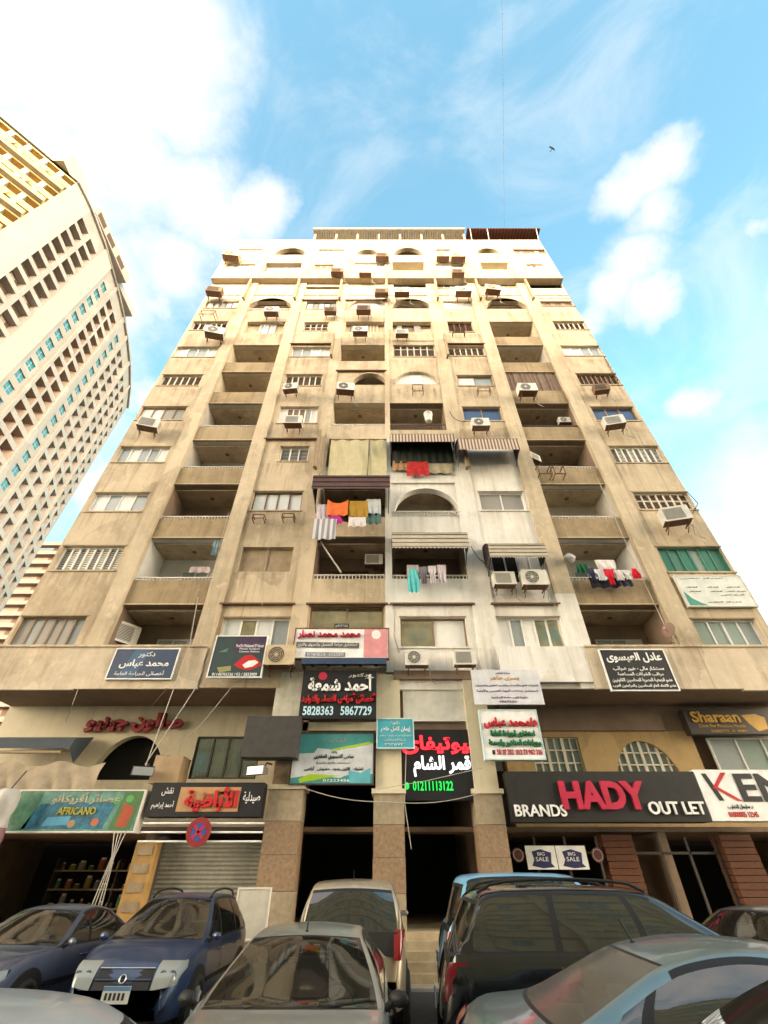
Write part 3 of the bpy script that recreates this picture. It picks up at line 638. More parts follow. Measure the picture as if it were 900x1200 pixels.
def gridwin(x0, x1, z0, z1, y, cols, rows, arch=False):
    f = MB(); m = M['slat_pale']
    for i in range(cols + 1):
        x = x0 + (x1 - x0) * i / cols; t = .05 if i % 2 == 0 else .025
        top = z0 + (z1 - z0) * (sqrt(max(0, 1 - ((x - (x0 + x1) / 2) / ((x1 - x0) / 2)) ** 2)) if arch else 1)
        if top - z0 > .06: f.box(x - t, x + t, y, y + .06, z0, top, m)
    for j in range(rows + 1):
        z = z0 + (z1 - z0) * j / rows; h = ((x1 - x0) / 2) * (sqrt(max(0, 1 - ((z - z0) / (z1 - z0)) ** 2)) if arch else 1); c = (x0 + x1) / 2
        if h > .05: f.box(c - h, c + h, y + .005, y + .05, z - .022, z + .022, m)
    o = f.build('window', BLD); g = MB(); g.box(x0, x1, y + .09, y + .1, z0, z1, M['pane_green']); g.build('window_pane', o)
gridwin(gx0, gx1, gz0, gz1, YM + .08, 6, 4); gridwin(hx0, hx1, hz0, hz1, YM + .08, 8, 4, True)
window(XU(838, 885, YM), XU(935, 885, YM), 3.95, ZV(864, YM), YM + .06, 3, 'alu', ['pane', 'pane_green', 'pane'])
# columns at the front
G2 = mat('pale granite cladding', (.33, .27, .19), .5, var=.2, scale=7)
for (u0, u1, ub) in [(305, 348, 0), (437, 475, 1), (563, 598, 2)]:
    x0, x1 = XU(u0, 1000, FD), XU(u1, 1000, FD); p = MB()
    zt2 = ZV(930, FD) if ub != 0 else ZV(925, FD)
    for q_ in range(5): p.box(x0 + .006 * (q_ % 2), x1 - .006 * (q_ % 2), FD + .004 * (q_ % 2), FD + .8, zt2 * q_ / 5, zt2 * (q_ + 1) / 5 - .008, (M['granite'], G2)[q_ in (1, 4)])
    p.box(x0 - .06, x1 + .06, FD - .05, FD + .85, zt2, zt2 + .12, M['cream_wall'])
    p.box(x0 + .05, x1 - .05, FD + .02, FD + .8, zt2 + .12, ZV(790, FD), M['granite'] if ub == 0 else M['cream_wall'])
    if ub == 0: p.box(x0 - .25, x1 + .1, FD - .05, FD + .02, ZV(840, FD), ZV(788, FD), M['marble'])
    p.build('column', BLD)
# ground floor: party walls, dark shop rooms, entrance hall
g = MB(); zc0 = 2.95
g.box(XL, XR, FD + .9, YM, zc0 - .12, zc0 - .005, M['brown_beam'])                     # mezzanine floor
g.box(XL, -3.4, YM, YM + 5, zc0 - .12, zc0 - .006, M['brown_beam']); g.box(4.2, XR, YM, YM + 5, zc0 - .12, zc0 - .006, M['brown_beam'])
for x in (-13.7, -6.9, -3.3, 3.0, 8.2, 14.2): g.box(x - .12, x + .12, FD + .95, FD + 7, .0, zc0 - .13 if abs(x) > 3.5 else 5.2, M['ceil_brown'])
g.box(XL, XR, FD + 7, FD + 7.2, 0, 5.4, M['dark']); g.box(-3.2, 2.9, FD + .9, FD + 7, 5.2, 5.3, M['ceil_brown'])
g.build('shop_wall', BLD)
stp = MB()
for i in range(5): stp.box(-3.0 if i else -3.3, 3.3, FD - 1.25 + .3 * i, FD + 7 if i == 4 else FD - 1.25 + .3 * (i + 1) + .001, 0.0 if i == 0 else .15 * i, .15 * (i + 1), M['paving'])
stp.build('entrance_steps', BLD)
# roller shutter
x0, x1 = XU(178, 1030, FD + .3), XU(306, 1030, FD + .3); z1 = ZV(985, FD + .3); rs = MB(); K = 26
rows = []
for i in range(K * 4 + 1):
    z = .1 + (z1 - .1) * i / (K * 4); rows.append([(x0, FD + .42 - .05 * abs(sin(pi * i / 4)), z), (x1, FD + .42 - .05 * abs(sin(pi * i / 4)), z)])
rs.grid(rows, mat('shutter steel', (.30, .29, .25), .5, metal=.35, var=.2, scale=5), True); rs.box(x0, x0 + .08, FD + .2, FD + .5, 0, z1 + .1, M['iron']); rs.box(x1 - .08, x1, FD + .2, FD + .5, 0, z1 + .1, M['iron'])
rs.build('roller_shutter', BLD)
# carved yellow wooden jamb beside the shutter, brick piers of the right shop
wj = MB(); xa, xb = XU(150, 1030, FD), XU(176, 1030, FD); wj.box(xa, xb, FD - .1, FD + .3, 0, ZV(985, FD), plain('ochre wood', (.40, .24, .08), .6, var=.2))
for i in range(6): z = .35 + i * .38; wj.box(xa + .1, xb - .1, FD - .125, FD - .1, z, z + .2, M['wood_board'])
wj.build('door_jamb', BLD)
for (u0, u1) in [(715, 752), (858, 897)]:
    bp_ = MB(); xa, xb = XU(u0, 1020, FD + .7), XU(u1, 1020, FD + .7); zz = ZV(975, FD)
    for j in range(18): bp_.box(xa + .01 * (j % 2), xb - .01 * (j % 2), FD + .7, FD + 1.2, zz * j / 18, zz * (j + 1) / 18 - .015, mat('pier brick', (.11, .042, .022), .8, var=.3, scale=14) if j == 0 else bpy.data.materials['pier brick'])
    bp_.build('brick_pier', BLD)
# aluminium shop fronts in the dark
sfx = MB()
for (a, b_, y) in [(598, 712, FD + .7), (755, 858, FD + .9)]:
    xa, xb = XU(a, 1040, y), XU(b_, 1040, y)
    for t in (0, .33, .66, 1): x = xa + (xb - xa) * t; sfx.box(x - .03, x + .03, y, y + .06, 0, 2.7, M['iron'])
    sfx.box(xa, xb, y, y + .06, 2.3, 2.36, M['iron'])
sfx.build('shop_front', BLD)

# ------------------------------------------------------------------ ground
gd = MB(); gd.box(-900, 900, -900, 1500, -.5, 0, M['asphalt']); struct(gd.build('ground'))
pv = MB(); pv.box(-40, 40, FD - 1.9, FD + 7.3, -.02, .012, M['paving']); struct(pv.build('pavement'))
kb = MB(); kb.box(-40, 40, FD - 2.05, FD - 1.9, -.02, .05, plain('kerb stone', (.36, .34, .31), .85, var=.15)); struct(kb.build('kerb'))
# ------------------------------------------------------------------ lettering
AR = {'ا': 'ﺍﺎ', 'أ': 'ﺃﺄ', 'إ': 'ﺇﺈ', 'آ': 'ﺁﺂ', 'ب': 'ﺏﺐﺑﺒ', 'ت': 'ﺕﺖﺗﺘ', 'ة': 'ﺓﺔ', 'ث': 'ﺙﺚﺛﺜ', 'ج': 'ﺝﺞﺟﺠ', 'ح': 'ﺡﺢﺣﺤ', 'خ': 'ﺥﺦﺧﺨ', 'د': 'ﺩﺪ', 'ذ': 'ﺫﺬ', 'ر': 'ﺭﺮ', 'ز': 'ﺯﺰ', 'س': 'ﺱﺲﺳﺴ', 'ش': 'ﺵﺶﺷﺸ', 'ص': 'ﺹﺺﺻﺼ', 'ض': 'ﺽﺾﺿﻀ', 'ط': 'ﻁﻂﻃﻄ', 'ظ': 'ﻅﻆﻇﻈ', 'ع': 'ﻉﻊﻋﻌ', 'غ': 'ﻍﻎﻏﻐ', 'ف': 'ﻑﻒﻓﻔ', 'ق': 'ﻕﻖﻗﻘ', 'ك': 'ﻙﻚﻛﻜ', 'ل': 'ﻝﻞﻟﻠ', 'م': 'ﻡﻢﻣﻤ', 'ن': 'ﻥﻦﻧﻨ', 'ه': 'ﻩﻪﻫﻬ', 'و': 'ﻭﻮ', 'ى': 'ﻯﻰ', 'ي': 'ﻱﻲﻳﻴ', 'ئ': 'ﺉﺊﺋﺌ', 'ء': 'ﺀ', 'ؤ': 'ﺅﺆ'}
LA = {'ا': 'ﻻﻼ', 'أ': 'ﻷﻸ', 'إ': 'ﻹﻺ', 'آ': 'ﻵﻶ'}
def arabic(s):
    """joins Arabic letters into their presentation forms and sets them in visual order"""
    out, i, prev = [], 0, False
    runs, cur = [], ''
    while i < len(s):
        c = s[i]
        if c in AR:
            nxt = s[i + 1] if i + 1 < len(s) else ''
            if c == 'ل' and nxt in LA and nxt:
                out.append(LA[nxt][1 if prev else 0]); prev = False; i += 2; continue
            f = AR[c]; joins_next = len(f) == 4 and nxt in AR and nxt != 'ء'
            k = (3 if joins_next else 1) if prev and len(f) > 1 else (2 if joins_next else 0)
            out.append(f[k]); prev = joins_next
        else: out.append(c); prev = False
        i += 1
    t = ''.join(out)[::-1]
    import re
    return re.sub(r'[0-9][0-9 \-]*[0-9]', lambda m: m.group(0)[::-1], t) if any(c in AR for c in s) else s
def lettering(s, x0, x1, z0, z1, y, m, parent, depth=.012, bold=.0, keep=False, name='lettering', res=3):
    c = bpy.data.curves.new('lettering', 'FONT'); c.body = arabic(s); c.resolution_u = res; c.extrude = 0; c.offset = 0; c.fill_mode = 'FRONT'
    o = bpy.data.objects.new('tmp', c); COL.objects.link(o); bpy.context.view_layer.update()
    xs = [v.co for v in bpy.data.meshes.new_from_object(o.evaluated_get(bpy.context.evaluated_depsgraph_get())).vertices]
    bx0, bx1 = min(p.x for p in xs), max(p.x for p in xs); by0, by1 = min(p.y for p in xs), max(p.y for p in xs)
    sx, sz = (x1 - x0) / (bx1 - bx0), (z1 - z0) / (by1 - by0)
    c.extrude = depth / 2 / max(sz, .01); c.offset = bold; bpy.context.view_layer.update()
    me = bpy.data.meshes.new_from_object(o.evaluated_get(bpy.context.evaluated_depsgraph_get())); bpy.data.objects.remove(o)
    if keep: sx = sz = min(sx, sz)
    cx = (bx0 + bx1) / 2; cy = (by0 + by1) / 2
    dz = depth / 2
    for v in me.vertices:
        p = v.co; v.co = ((x0 + x1) / 2 + (p.x - cx) * sx, y - dz - .0015 - (dz if p.z > 0 else -dz), (z0 + z1) / 2 + (p.y - cy) * sz)
    me.materials.clear(); me.materials.append(m); me.name = name
    r = bpy.data.objects.new(name, me); COL.objects.link(r); r.parent = parent; return r
def col(name, c, **k):
    return bpy.data.materials.get(name) or mat(name, c, k.pop('rough', .5), var=.16, scale=2.6, **k)
def board(name, label, u0, u1, v0, v1, Y, m, th=.1, frame=None, group=None, cat='sign', vm=None):
    """a flat sign box at its place on a plane facing the street; returns (thing, fn) with fn mapping 0..1 to the face"""
    v = (v0 + v1) / 2 if vm is None else vm
    x0, x1, z0, z1 = XU(u0, v, Y), XU(u1, v, Y), ZV(v1, Y), ZV(v0, Y)
    t = thing(name, label, cat, ((x0 + x1) / 2, Y, z0), 0, group); L = (t.location.x, t.location.y, t.location.z)
    b = MB(); w, h = x1 - x0, z1 - z0; b.box(-w / 2, w / 2, 0, th, 0, h, m); b.build('panel', t)
    if frame:
        f = MB(); e = .035
        for (a, c, d, q) in [(-w / 2 - e, w / 2 + e, -e, 0), (-w / 2 - e, w / 2 + e, h, h + e), (-w / 2 - e, -w / 2, 0, h), (w / 2, w / 2 + e, 0, h)]: f.box(a, c, -.02, th + .01, d, q, frame)
        f.build('frame', t)
    def P(a, b_): return -w / 2 + w * a, h * (1 - b_)
    def txt(s, a0, a1, b0, b1, mm, **k):
        xa, zb = P(a0, b0); xb, za = P(a1, b1); return lettering(s, xa, xb, za, zb, 0, mm, t, **k)
    def patch(pts, mm, nm='graphic', lift=.004):
        q = MB(); pp = [P(a, b_) for a, b_ in pts]; q.face([(x, -lift, z) for x, z in pp], mm)
        q.face([(x, -lift + .002, z) for x, z in pp][::-1], mm); return q.build(nm, t)
    def bracket(xs=(.1, .9), back=None):
        d = (FD + .1 - Y) if back is None else back
        for a in xs: q = MB(); x, _ = P(a, 0); q.box(x - .02, x + .02, th, d, h * .75, h * .75 + .04, M['rust']); q.box(x - .02, x + .02, th, d, h * .2, h * .2 + .04, M['rust']); q.box(x - .015, x + .015, d - .04, d - .001, h * .24 + .001, h * .75 - .001, M['rust']); q.build('bracket', t)
    return t, txt, patch, bracket
WHT, BLK = col('sign white', (.80, .80, .80)), col('sign black', (.014, .014, .018))
RED, CRIM = col('sign red', (.50, .015, .02)), col('sign crimson', (.45, .02, .06))
NAVY, GRN, GLD = col('sign navy', (.035, .06, .12)), col('sign green', (.015, .16, .06)), col('sign gold', (.62, .36, .06))
t, T, Pp, B = board('clinic_sign', 'dark slate blue doctor sign with white lettering below the lowest balcony beside the salon letters', 131, 205, 761, 795, YBD - .08, NAVY, .05, WHT)
Pp([(.3, 0), (.55, 0), (.4, 1), (.15, 1)], col('sign blue sheen', (.05, .11, .21)))  # lighter slanting band paints a sheen on the panel
T('دكتور', .38, .64, .08, .3, WHT); T('محمد عباس', .13, .9, .36, .66, WHT, bold=.02); T('أخصائى الجراحة العامة', .1, .87, .74, .93, WHT)
t, T, Pp, B = board('clinic_sign', 'colour printed clinic board showing red lips and a fruit bowl on a dark ground', 249, 309, 746, 793, FD - .55, col('sign deep green', (.03, .055, .06)), .08, WHT)
Pp([(.42, .02), (.99, .02), (.99, .4), (.38, .42)], col('sign plum', (.055, .03, .075)))
lp = [(.45 + .54 * k / 14, .72 - .25 * sin(pi * k / 14)) for k in range(15)] + [(.99 - .54 * k / 14, .72 + .12 * sin(pi * k / 14)) for k in range(1, 14)]
Pp(lp, RED, lift=.006); Pp([(.62, .72), (.72, .62), (.85, .6), (.92, .66), (.82, .76), (.68, .8)], WHT, lift=.008)
Pp([(.14, .78), (.4, .74), (.42, .86), (.2, .9)], col('sign olive', (.3, .3, .12)), lift=.006); Pp([(.1, .4), (.28, .3), (.25, .4)], col('sign leaf', (.1, .24, .12)), lift=.006)
T('Prof.Dr.Mohamed El Nassar', .42, .97, .2, .28, WHT); T('Plastic Surgeon', .5, .9, .3, .35, WHT); T('Cosmetic Medicine', .5, .9, .365, .41, WHT); T('01148785536 / 03 / 5833909', .08, .93, .91, .98, WHT); B()
t, T, Pp, B = board('clinic_sign', 'white doctor sign with raised red name, grey strips and a pink end panel', 345, 455, 737, 771, FD - .5, WHT, .14, M['rust'], vm=754)
Pp([(.74, .01), (.99, .01), (.99, .98), (.74, .98)], col('sign pink', (.66, .28, .30)))
pts = [(.87 + .05 * cos(2 * pi * k / 16), .2 + .16 * sin(2 * pi * k / 16)) for k in range(16)]; Pp(pts, WHT, lift=.007)
T('محمد محمد نصار', .03, .7, .08, .36, CRIM, depth=.08, bold=.03)
Pp([(.02, .46), (.69, .5), (.69, .68), (.02, .64)], col('sign grey', (.12, .12, .13)), lift=.02); T('استشارى جراحة التجميل والحروق والليزر', .04, .67, .5, .63, WHT).location.y = -.02
Pp([(.13, .8), (.55, .82), (.55, .97), (.13, .96)], col('sign grey blue', (.22, .25, .32)), lift=.006); T('01148785536 - 033622693', .15, .53, .84, .94, WHT).location.y = -.01; B()
t, T, Pp, B = board('name_plate', 'small dark plaque standing on top of the white and pink doctor sign', 391.5, 409, 730.5, 736, FD - .45, col('plate', (.06, .055, .05)), .03, cat='plaque')
T('عيادة الدكتور', .08, .92, .25, .8, WHT)
t, T, Pp, B = board('clinic_sign', 'black doctor sign with white name, red outlined line and pale blue phone numbers', 353, 441, 786, 842, FD - .35, BLK, .2, vm=812)
CY = col('sign pale blue', (.5, .75, .9)); T('دكتور', .62, .88, .06, .15, WHT); T('أحمد شمعة', .09, .93, .1, .44, WHT, bold=.03, depth=.05); T('أخصائى أمراض النساء والتوليد', .02, .98, .5, .7, RED, bold=.05, depth=.05)
T('5828363', .05, .44, .76, .93, CY, bold=.02); T('5867729', .54, .94, .76, .93, CY, bold=.02); pts = [(.27 + .06 * cos(2 * pi * k / 12), .12 + .09 * sin(2 * pi * k / 12)) for k in range(12)]; Pp(pts, CRIM, lift=.006); B()
# lamp hood over the black sign
x0, x1 = XU(353, 778, FD - .6), XU(453, 778, FD - .6); z1, z0 = ZV(771, FD - .6), ZV(778, FD - .6)
t = thing('sign_hood', 'dark blue lamp hood with round lamps over the black doctor sign', 'lamp hood', ((x0 + x1) / 2, FD - .6, z0)); w = (x1 - x0) / 2
h = MB(); h.face([(-w, 0, 0), (w, 0, 0), (w, 0, z1 - z0), (-w, 0, z1 - z0)], NAVY); h.box(-w, w, .005, .65, z1 - z0 - .02, z1 - z0, NAVY); h.box(-w, -w + .03, .005, .65, 0, z1 - z0 - .021, NAVY); h.box(w - .03, w, .005, .65, 0, z1 - z0 - .021, NAVY); h.build('hood', t)
for i in range(5): l = MB(); l.cyl((-w * .75 + w * .375 * i, .25, .02), (0, 0, 1), .07, .1, BLK, 12); l.build('lamp', t)
t, T, Pp, B = board('office_sign', 'teal, white and lime property office sign over the left entrance', 343, 437, 860, 918, FD - .1, col('sign silver', (.55, .58, .62)), .2, M['iron'])
TEAL, LIME = col('sign teal', (.05, .24, .25)), col('sign lime', (.32, .5, .02))
Pp([(0, 0), (1, 0), (1, .2), (.75, .27), (.55, .34), (.3, .3), (.26, .4), (0, .42)], TEAL); Pp([(.42, .34), (.95, .17), (1, .2), (.8, .27), (.55, .34)], LIME, lift=.007)
Pp([(0, .9), (.25, .84), (.6, .9), (.65, .86), (.7, .84), (1, .82), (1, 1), (0, 1)], TEAL); Pp([(.1, .92), (.22, .82), (.6, .85), (.4, .91), (.12, .99)], LIME, lift=.007); Pp([(.7, .74), (.85, .8), (.97, .7), (.97, 1), (.72, 1)], col('sign aqua', (.1, .38, .45)), lift=.006)
T('المكتب', .36, .66, .08, .2, M['louvre_grey']); T('سامى للتسويق العقارى', .27, .76, .43, .53, BLK, bold=.02); T('وكلاء', .48, .55, .36, .41, BLK); T('استشارات عقارية وقانونية', .3, .72, .57, .63, M['louvre_grey']); T('تمليك   قانون جديد   مفروش   أراضى', .16, .88, .67, .76, BLK, bold=.02); T('01223456', .4, .72, .92, .97, WHT)
t, T, Pp, B = board('clinic_plate', 'turquoise doctor plate on the middle column', 442.5, 484, 843, 876, FD - .22, col('sign turquoise', (.06, .36, .46)), .05, col('pale trim', (.5, .66, .7)))
T('دكتورة', .36, .64, .06, .2, WHT); T('إيمان كامل خاطر', .08, .93, .26, .46, WHT, bold=.02); T('أخصائية نساء وتوليد وعقم', .06, .95, .53, .64, WHT); T('طبيبة المستشفى', .2, .8, .69, .78, WHT); T('٣٩٢٥٧٢٦', .2, .8, .84, .93, WHT)
t, T, Pp, B = board('blank_sign', 'blank cream sign board in a pale frame over the right entrance', 473.5, 551.5, 796, 844, FD + .18, col('sign cream', (.60, .59, .54)), .1, M['rail'])
NR = plain('red neon', (.5, .01, .02), .4, emit=(1, .02, .03), est=1.3); NW = plain('white neon', (.8, .8, .8), .4, emit=(.9, .95, 1), est=.55); NG = plain('green neon', (.01, .4, .05), .4, emit=(.02, .8, .1), est=.45)
t, T, Pp, B = board('beauty_sign', 'black lit sign with red, white and green glowing Arabic letters over the right entrance', 471, 564, 855, 938, FD + .12, BLK, .12)
T('بيوتيفاى', .02, .93, .1, .36, NR, bold=.03, depth=.04); T('قمر الشام', .15, .86, .4, .68, NW, bold=.03, depth=.04); T('01211113122', .13, .62, .75, .87, NG, bold=.02, depth=.03)
pts = [(.055 + .03 * cos(2 * pi * k / 12), .81 + .05 * sin(2 * pi * k / 12)) for k in range(12)]; Pp(pts, NG, lift=.006)
t, T, Pp, B = board('clinic_sign', 'pale lilac doctor board with gold name and fine purple lines, hanging off the column', 554, 634, 785, 825.5, FD - .4, col('sign lilac', (.62, .63, .68)), .06, vm=805)
PUR = col('sign purple', (.2, .12, .28)); T('عيادة الدكتور', .36, .58, .07, .14, PUR); T('يسرى طاهر', .27, .7, .18, .32, GLD, bold=.02); T('لعمليات المخ والأعصاب والعمود الفقرى والغضروف', .04, .96, .42, .51, PUR); T('استشارى جراحات الجهاز العصبى والأوعية', .05, .94, .57, .66, PUR); T('دكتوراه الطب - جامعة الإسكندرية', .25, .77, .77, .85, PUR); T('4869330', .35, .6, .89, .95, PUR); B()
t, T, Pp, B = board('clinic_sign', 'white doctor sign with raised red name and two green lines on the right entrance column', 566, 633, 833, 889, FD - .35, WHT, .2, col('pale trim', (.5, .66, .7)), vm=861)
T('د/محمد عباس', .04, .97, .16, .38, RED, bold=.04, depth=.07); T('استشارى الجراحة العامة', .13, .9, .43, .57, GRN, bold=.05, depth=.06); T('وجراحات المناظير والسمنة', .08, .97, .62, .76, GRN, bold=.05, depth=.06); T('58 37 352  012 73 962 336', .2, .97, .82, .92, CRIM, bold=.01, depth=.02); Pp([(.12, .83), (.17, .83), (.17, .92), (.12, .92)], BLK); B()
t, T, Pp, B = board('accountant_sign', 'black accountant sign with bold white Arabic lines under the lowest right balcony', 710, 786, 762, 808.5, YBD - .1, BLK, .06, WHT)
T('عادل العيسوى', .07, .93, .07, .32, WHT, bold=.03); T('مستشار مالى - خبير ضرائب', .12, .9, .42, .54, WHT, bold=.01); T('مراقب الشركات المساهمة', .16, .86, .57, .67, WHT, bold=.01); T('عضو الجمعية المصرية للمحاسبين القانونيين', .05, .96, .71, .82, WHT, bold=.01); T('عضو الاتحاد العام للمحاسبين والمراجعين العرب', .03, .98, .86, .96, WHT, bold=.01)
t, T, Pp, B = board('white_board_sign', 'faded white board with a green swoosh in its corner under the green window', 799, 877, 675, 710, FD - .02, col('sign faded', (.60, .63, .60)), .08, M['rail'])
Pp([(.02, .52), (.1, .75), (.2, .9), (.3, .985), (.02, .985)], col('sign sea green', (.03, .25, .2))); 
for (a0, a1, b0) in [(.06, .72, .06), (.1, .26, .36), (.4, .58, .36), (.7, .9, .36), (.1, .28, .5), (.42, .6, .5), (.66, .95, .5), (.55, .9, .62), (.3, .8, .85)]: T('المركز الطبى', a0, a1, b0, b0 + .05, M['louvre_grey'])
t, T, Pp, B = board('shop_sign', 'dark brown clinic shop sign with gold raised Latin letters at the right corner', 805, 925, 831, 860, YM - .45, col('sign umber', (.045, .035, .03)), .3, vm=846)
T('Sharaan', .06, .52, .12, .54, GLD, bold=.025, depth=.05); T('Clinic For Precious Health', .1, .55, .62, .74, GLD); T('01000057776   03  4250011', .2, .55, .84, .93, GLD)
Pp([(.56, .25), (.7, .2), (.78, .35), (.76, .8), (.66, .9), (.6, .6)], GLD); Pp([(.78, .55), (.88, .45), (.95, .7), (.85, .95), (.77, .8)], col('sign blue', (.08, .13, .3)), lift=.006)
t, T, Pp, B = board('shop_sign', 'long black fashion shop sign with crimson and white raised letters', 599, 828, 904, 963, FD - .25, mat('black planks', (.016, .016, .016), .6, var=.3, scale=3), .5, vm=945)
T('BRANDS', .015, .275, .68, .9, WHT, bold=.015, depth=.06); T('HADY', .27, .69, .24, .74, CRIM, bold=.045, depth=.09); T('OUT LET', .70, .985, .62, .86, WHT, bold=.015, depth=.06)
t, T, Pp, B = board('shop_sign', 'white shop sign with black and red capital letters beside the long black sign', 829, 935, 902, 962, FD - .25, WHT, .5, vm=945)
K_ = .9
Pp([(.07, .08), (.125, .08), (.215, .62), (.16, .62)], BLK, lift=.01); Pp([(.3, .06), (.36, .06), (.2, .35), (.42, .63), (.36, .63), (.145, .36)], RED, lift=.012)
T('EN', .44, .98, .1, .62, BLK, bold=.025, depth=.02); T('د. سليمان الخطيب', .22, .5, .69, .79, BLK, bold=.01); T('01000005 12345', .2, .52, .83, .93, RED, bold=.01)
t, T, Pp, B = board('shop_sign', 'green and blue printed juice shop sign with fruit pictures over the dark left shop', 15, 163, 927, 974, FD - .35, mat('sign mint', (.11, .25, .21), .4, var=.5, scale=3.5), .35, M['rail'], vm=950)
Pp([(0, 0), (.2, 0), (.15, .97), (0, .97)], mat('sign mottled green', (.08, .2, .13), .4, var=.5, scale=4)); Pp([(.2, .35), (.3, .3), (.8, .3), (.75, .95), (.12, .95)], mat('sign sea blue', (.03, .14, .22), .4, var=.6, scale=5)); Pp([(.85, .02), (1, .02), (.97, .97), (.8, .97)], col('sign dark leaf', (.07, .16, .06)), lift=.006); Pp([(.87, .3), (.96, .45), (.93, .9), (.85, .9)], col('sign tomato', (.36, .07, .03)), lift=.008)  # mottled green print at the left end
YEL = col('sign yellow', (.36, .32, .03)); T('عصائر أفريكانو', .28, .82, .05, .34, col('sign ivory', (.40, .37, .27)), bold=.02); T('AFRICANO', .36, .66, .42, .6, YEL, bold=.02, depth=.03)
Pp([(.3, .66), (.48, .64), (.47, .85), (.27, .88)], col('sign azure', (.08, .32, .5)), lift=.007)
for (a, b_, c) in [(.5, .82, (.35, .22, .12)), (.68, .78, (.42, .12, .06)), (.8, .25, (.08, .3, .08)), (.9, .2, (.1, .34, .1))]: Pp([(a + .03 * cos(2 * pi * k / 10), b_ + .1 * sin(2 * pi * k / 10)) for k in range(10)], col('sign fruit %.2f' % a, c), lift=.009)
t, T, Pp, B = board('shop_sign', 'black and tan pharmacy sign with red Arabic letters over the steel shutter', 172, 306, 917, 957, FD - .3, BLK, .45, vm=945)
Pp([(.26, .14), (.8, .14), (.8, .86), (.26, .86)], col('sign tan', (.46, .27, .13))); T('الأباظية', .33, .78, .17, .84, RED, bold=.04, depth=.05).location.y = -.006
T('نقش', .1, .2, .15, .4, WHT); T('أحمد إبراهيم', .04, .23, .55, .8, WHT); T('صيدلية', .83, .98, .28, .62, WHT, bold=.01)
# salon letters on the cream wall
t = thing('salon_letters', 'raised red Arabic letters on the cream wall above the dark arch', 'sign', (XU(160, 848, YM), YM, ZV(858, YM)))
x0, x1, z0, z1 = XU(106, 848, YM), XU(215, 848, YM), ZV(858, YM), ZV(838, YM); lx, _, lz = t.location
lettering('صالون چينيو'.replace('چ', 'ج'), x0 - lx, x1 - lx, z0 - lz, z1 - lz, -.05, col('dull red', (.24, .015, .02)), t, depth=.16, bold=.05)
# round sign on three rails over the shutter
Y = FD - .45; c = px(233, 975, Y); t = thing('round_sign', 'round red and blue sign fixed on three white rails over the shutter', 'sign', (c.x, Y, c.z))
m = MB(); m.cyl((0, 0, 0), (0, -1, 0), .33, .03, col('faded red', (.25, .02, .025)), 28); m.build('disc', t); m = MB(); m.cyl((0, -.032, 0), (0, -1, 0), .2, .006, col('sign cobalt', (.04, .07, .3)), 24); m.build('centre', t)
m = MB()
for a in (.5, .8): m.box(-.2, .2, -.045, -.04, -.03, .03, RED, Matrix.Rotation(R(45) * (1 if a == .5 else -1), 4, 'Y'))
m.build('cross', t)
t = thing('wall_rails', 'three white tubes running over the steel shutter', 'rail', ((XU(165, 975, Y + .1) + XU(308, 975, Y + .1)) / 2, Y + .1, c.z)); w = (XU(308, 975, Y + .1) - XU(165, 975, Y + .1)) / 2
for z in (-.2, 0, .2): m = MB(); m.tube([(-w, 0, z), (w, 0, z)], .025, WHT); m.build('rail', t)
# sale posters
for i, (u0, u1, lab) in enumerate([(617, 652, 'white sale poster with a dark blue crest, nearest the entrance column'), (653, 688, 'white sale poster with a dark blue crest, nearest the first brick pier')]):
    t, T, Pp, B = board('sale_poster', lab, u0, u1, 991, 1019, FD + .55, WHT, .01, cat='poster', group='sale posters')
    Pp([(.2, .25), (.5, .15), (.85, .3), (.8, .75), (.9, .9), (.5, .95), (.15, .85), (.25, .6)], col('poster navy', (.03, .035, .12))); T('SALE', .3, .72, .48, .66, WHT).location.y = -.008; T('BIG', .38, .62, .28, .42, WHT).location.y = -.008
    for q in t.children: pass
for (u, lab) in [(607, 'round red badge beside the entrance column'), (700, 'round red badge beside the first brick pier')]:
    c = px(u, 1002, FD + .6); m = MB(); m.cyl((0, 0, 0), (0, -1, 0), .17, .03, col('badge red', (.09, .025, .025)), 20); m.ring((0, -.03, 0), (0, 1, 0), .13, .012, M['louvre_grey']); tag(m.build('round_badge', None, c), lab, 'badge', 'round shop badges')
# big dark box on the left column
x0, x1, z0, z1 = XU(286, 862, FD - .6), XU(350, 862, FD - .6), ZV(887, FD - .6), ZV(839, FD - .6)
t = thing('sign_box', 'blank dark grey box standing out from the left entrance column', 'sign box', ((x0 + x1) / 2, FD - .6, z0)); w = (x1 - x0) / 2
m = MB(); m.box(-w, w, 0, .55, 0, z1 - z0, plain('dark box', (.05, .047, .045), .6, var=.25)); m.build('casing', t); m = MB(); m.box(-w * .6, -w * .55, .1, .58, z1 - z0, z1 - z0 + .03, M['iron']); m.box(w * .55, w * .6, .1, .58, z1 - z0, z1 - z0 + .03, M['iron']); m.build('bracket', t)
t, T, Pp, B = board('panel_board', 'plain white board leaning at the foot of the left entrance column', 276, 313, 1042, 1100, FD - .7, col('board off white', (.5, .48, .42)), .05, M['rail'], cat='board')
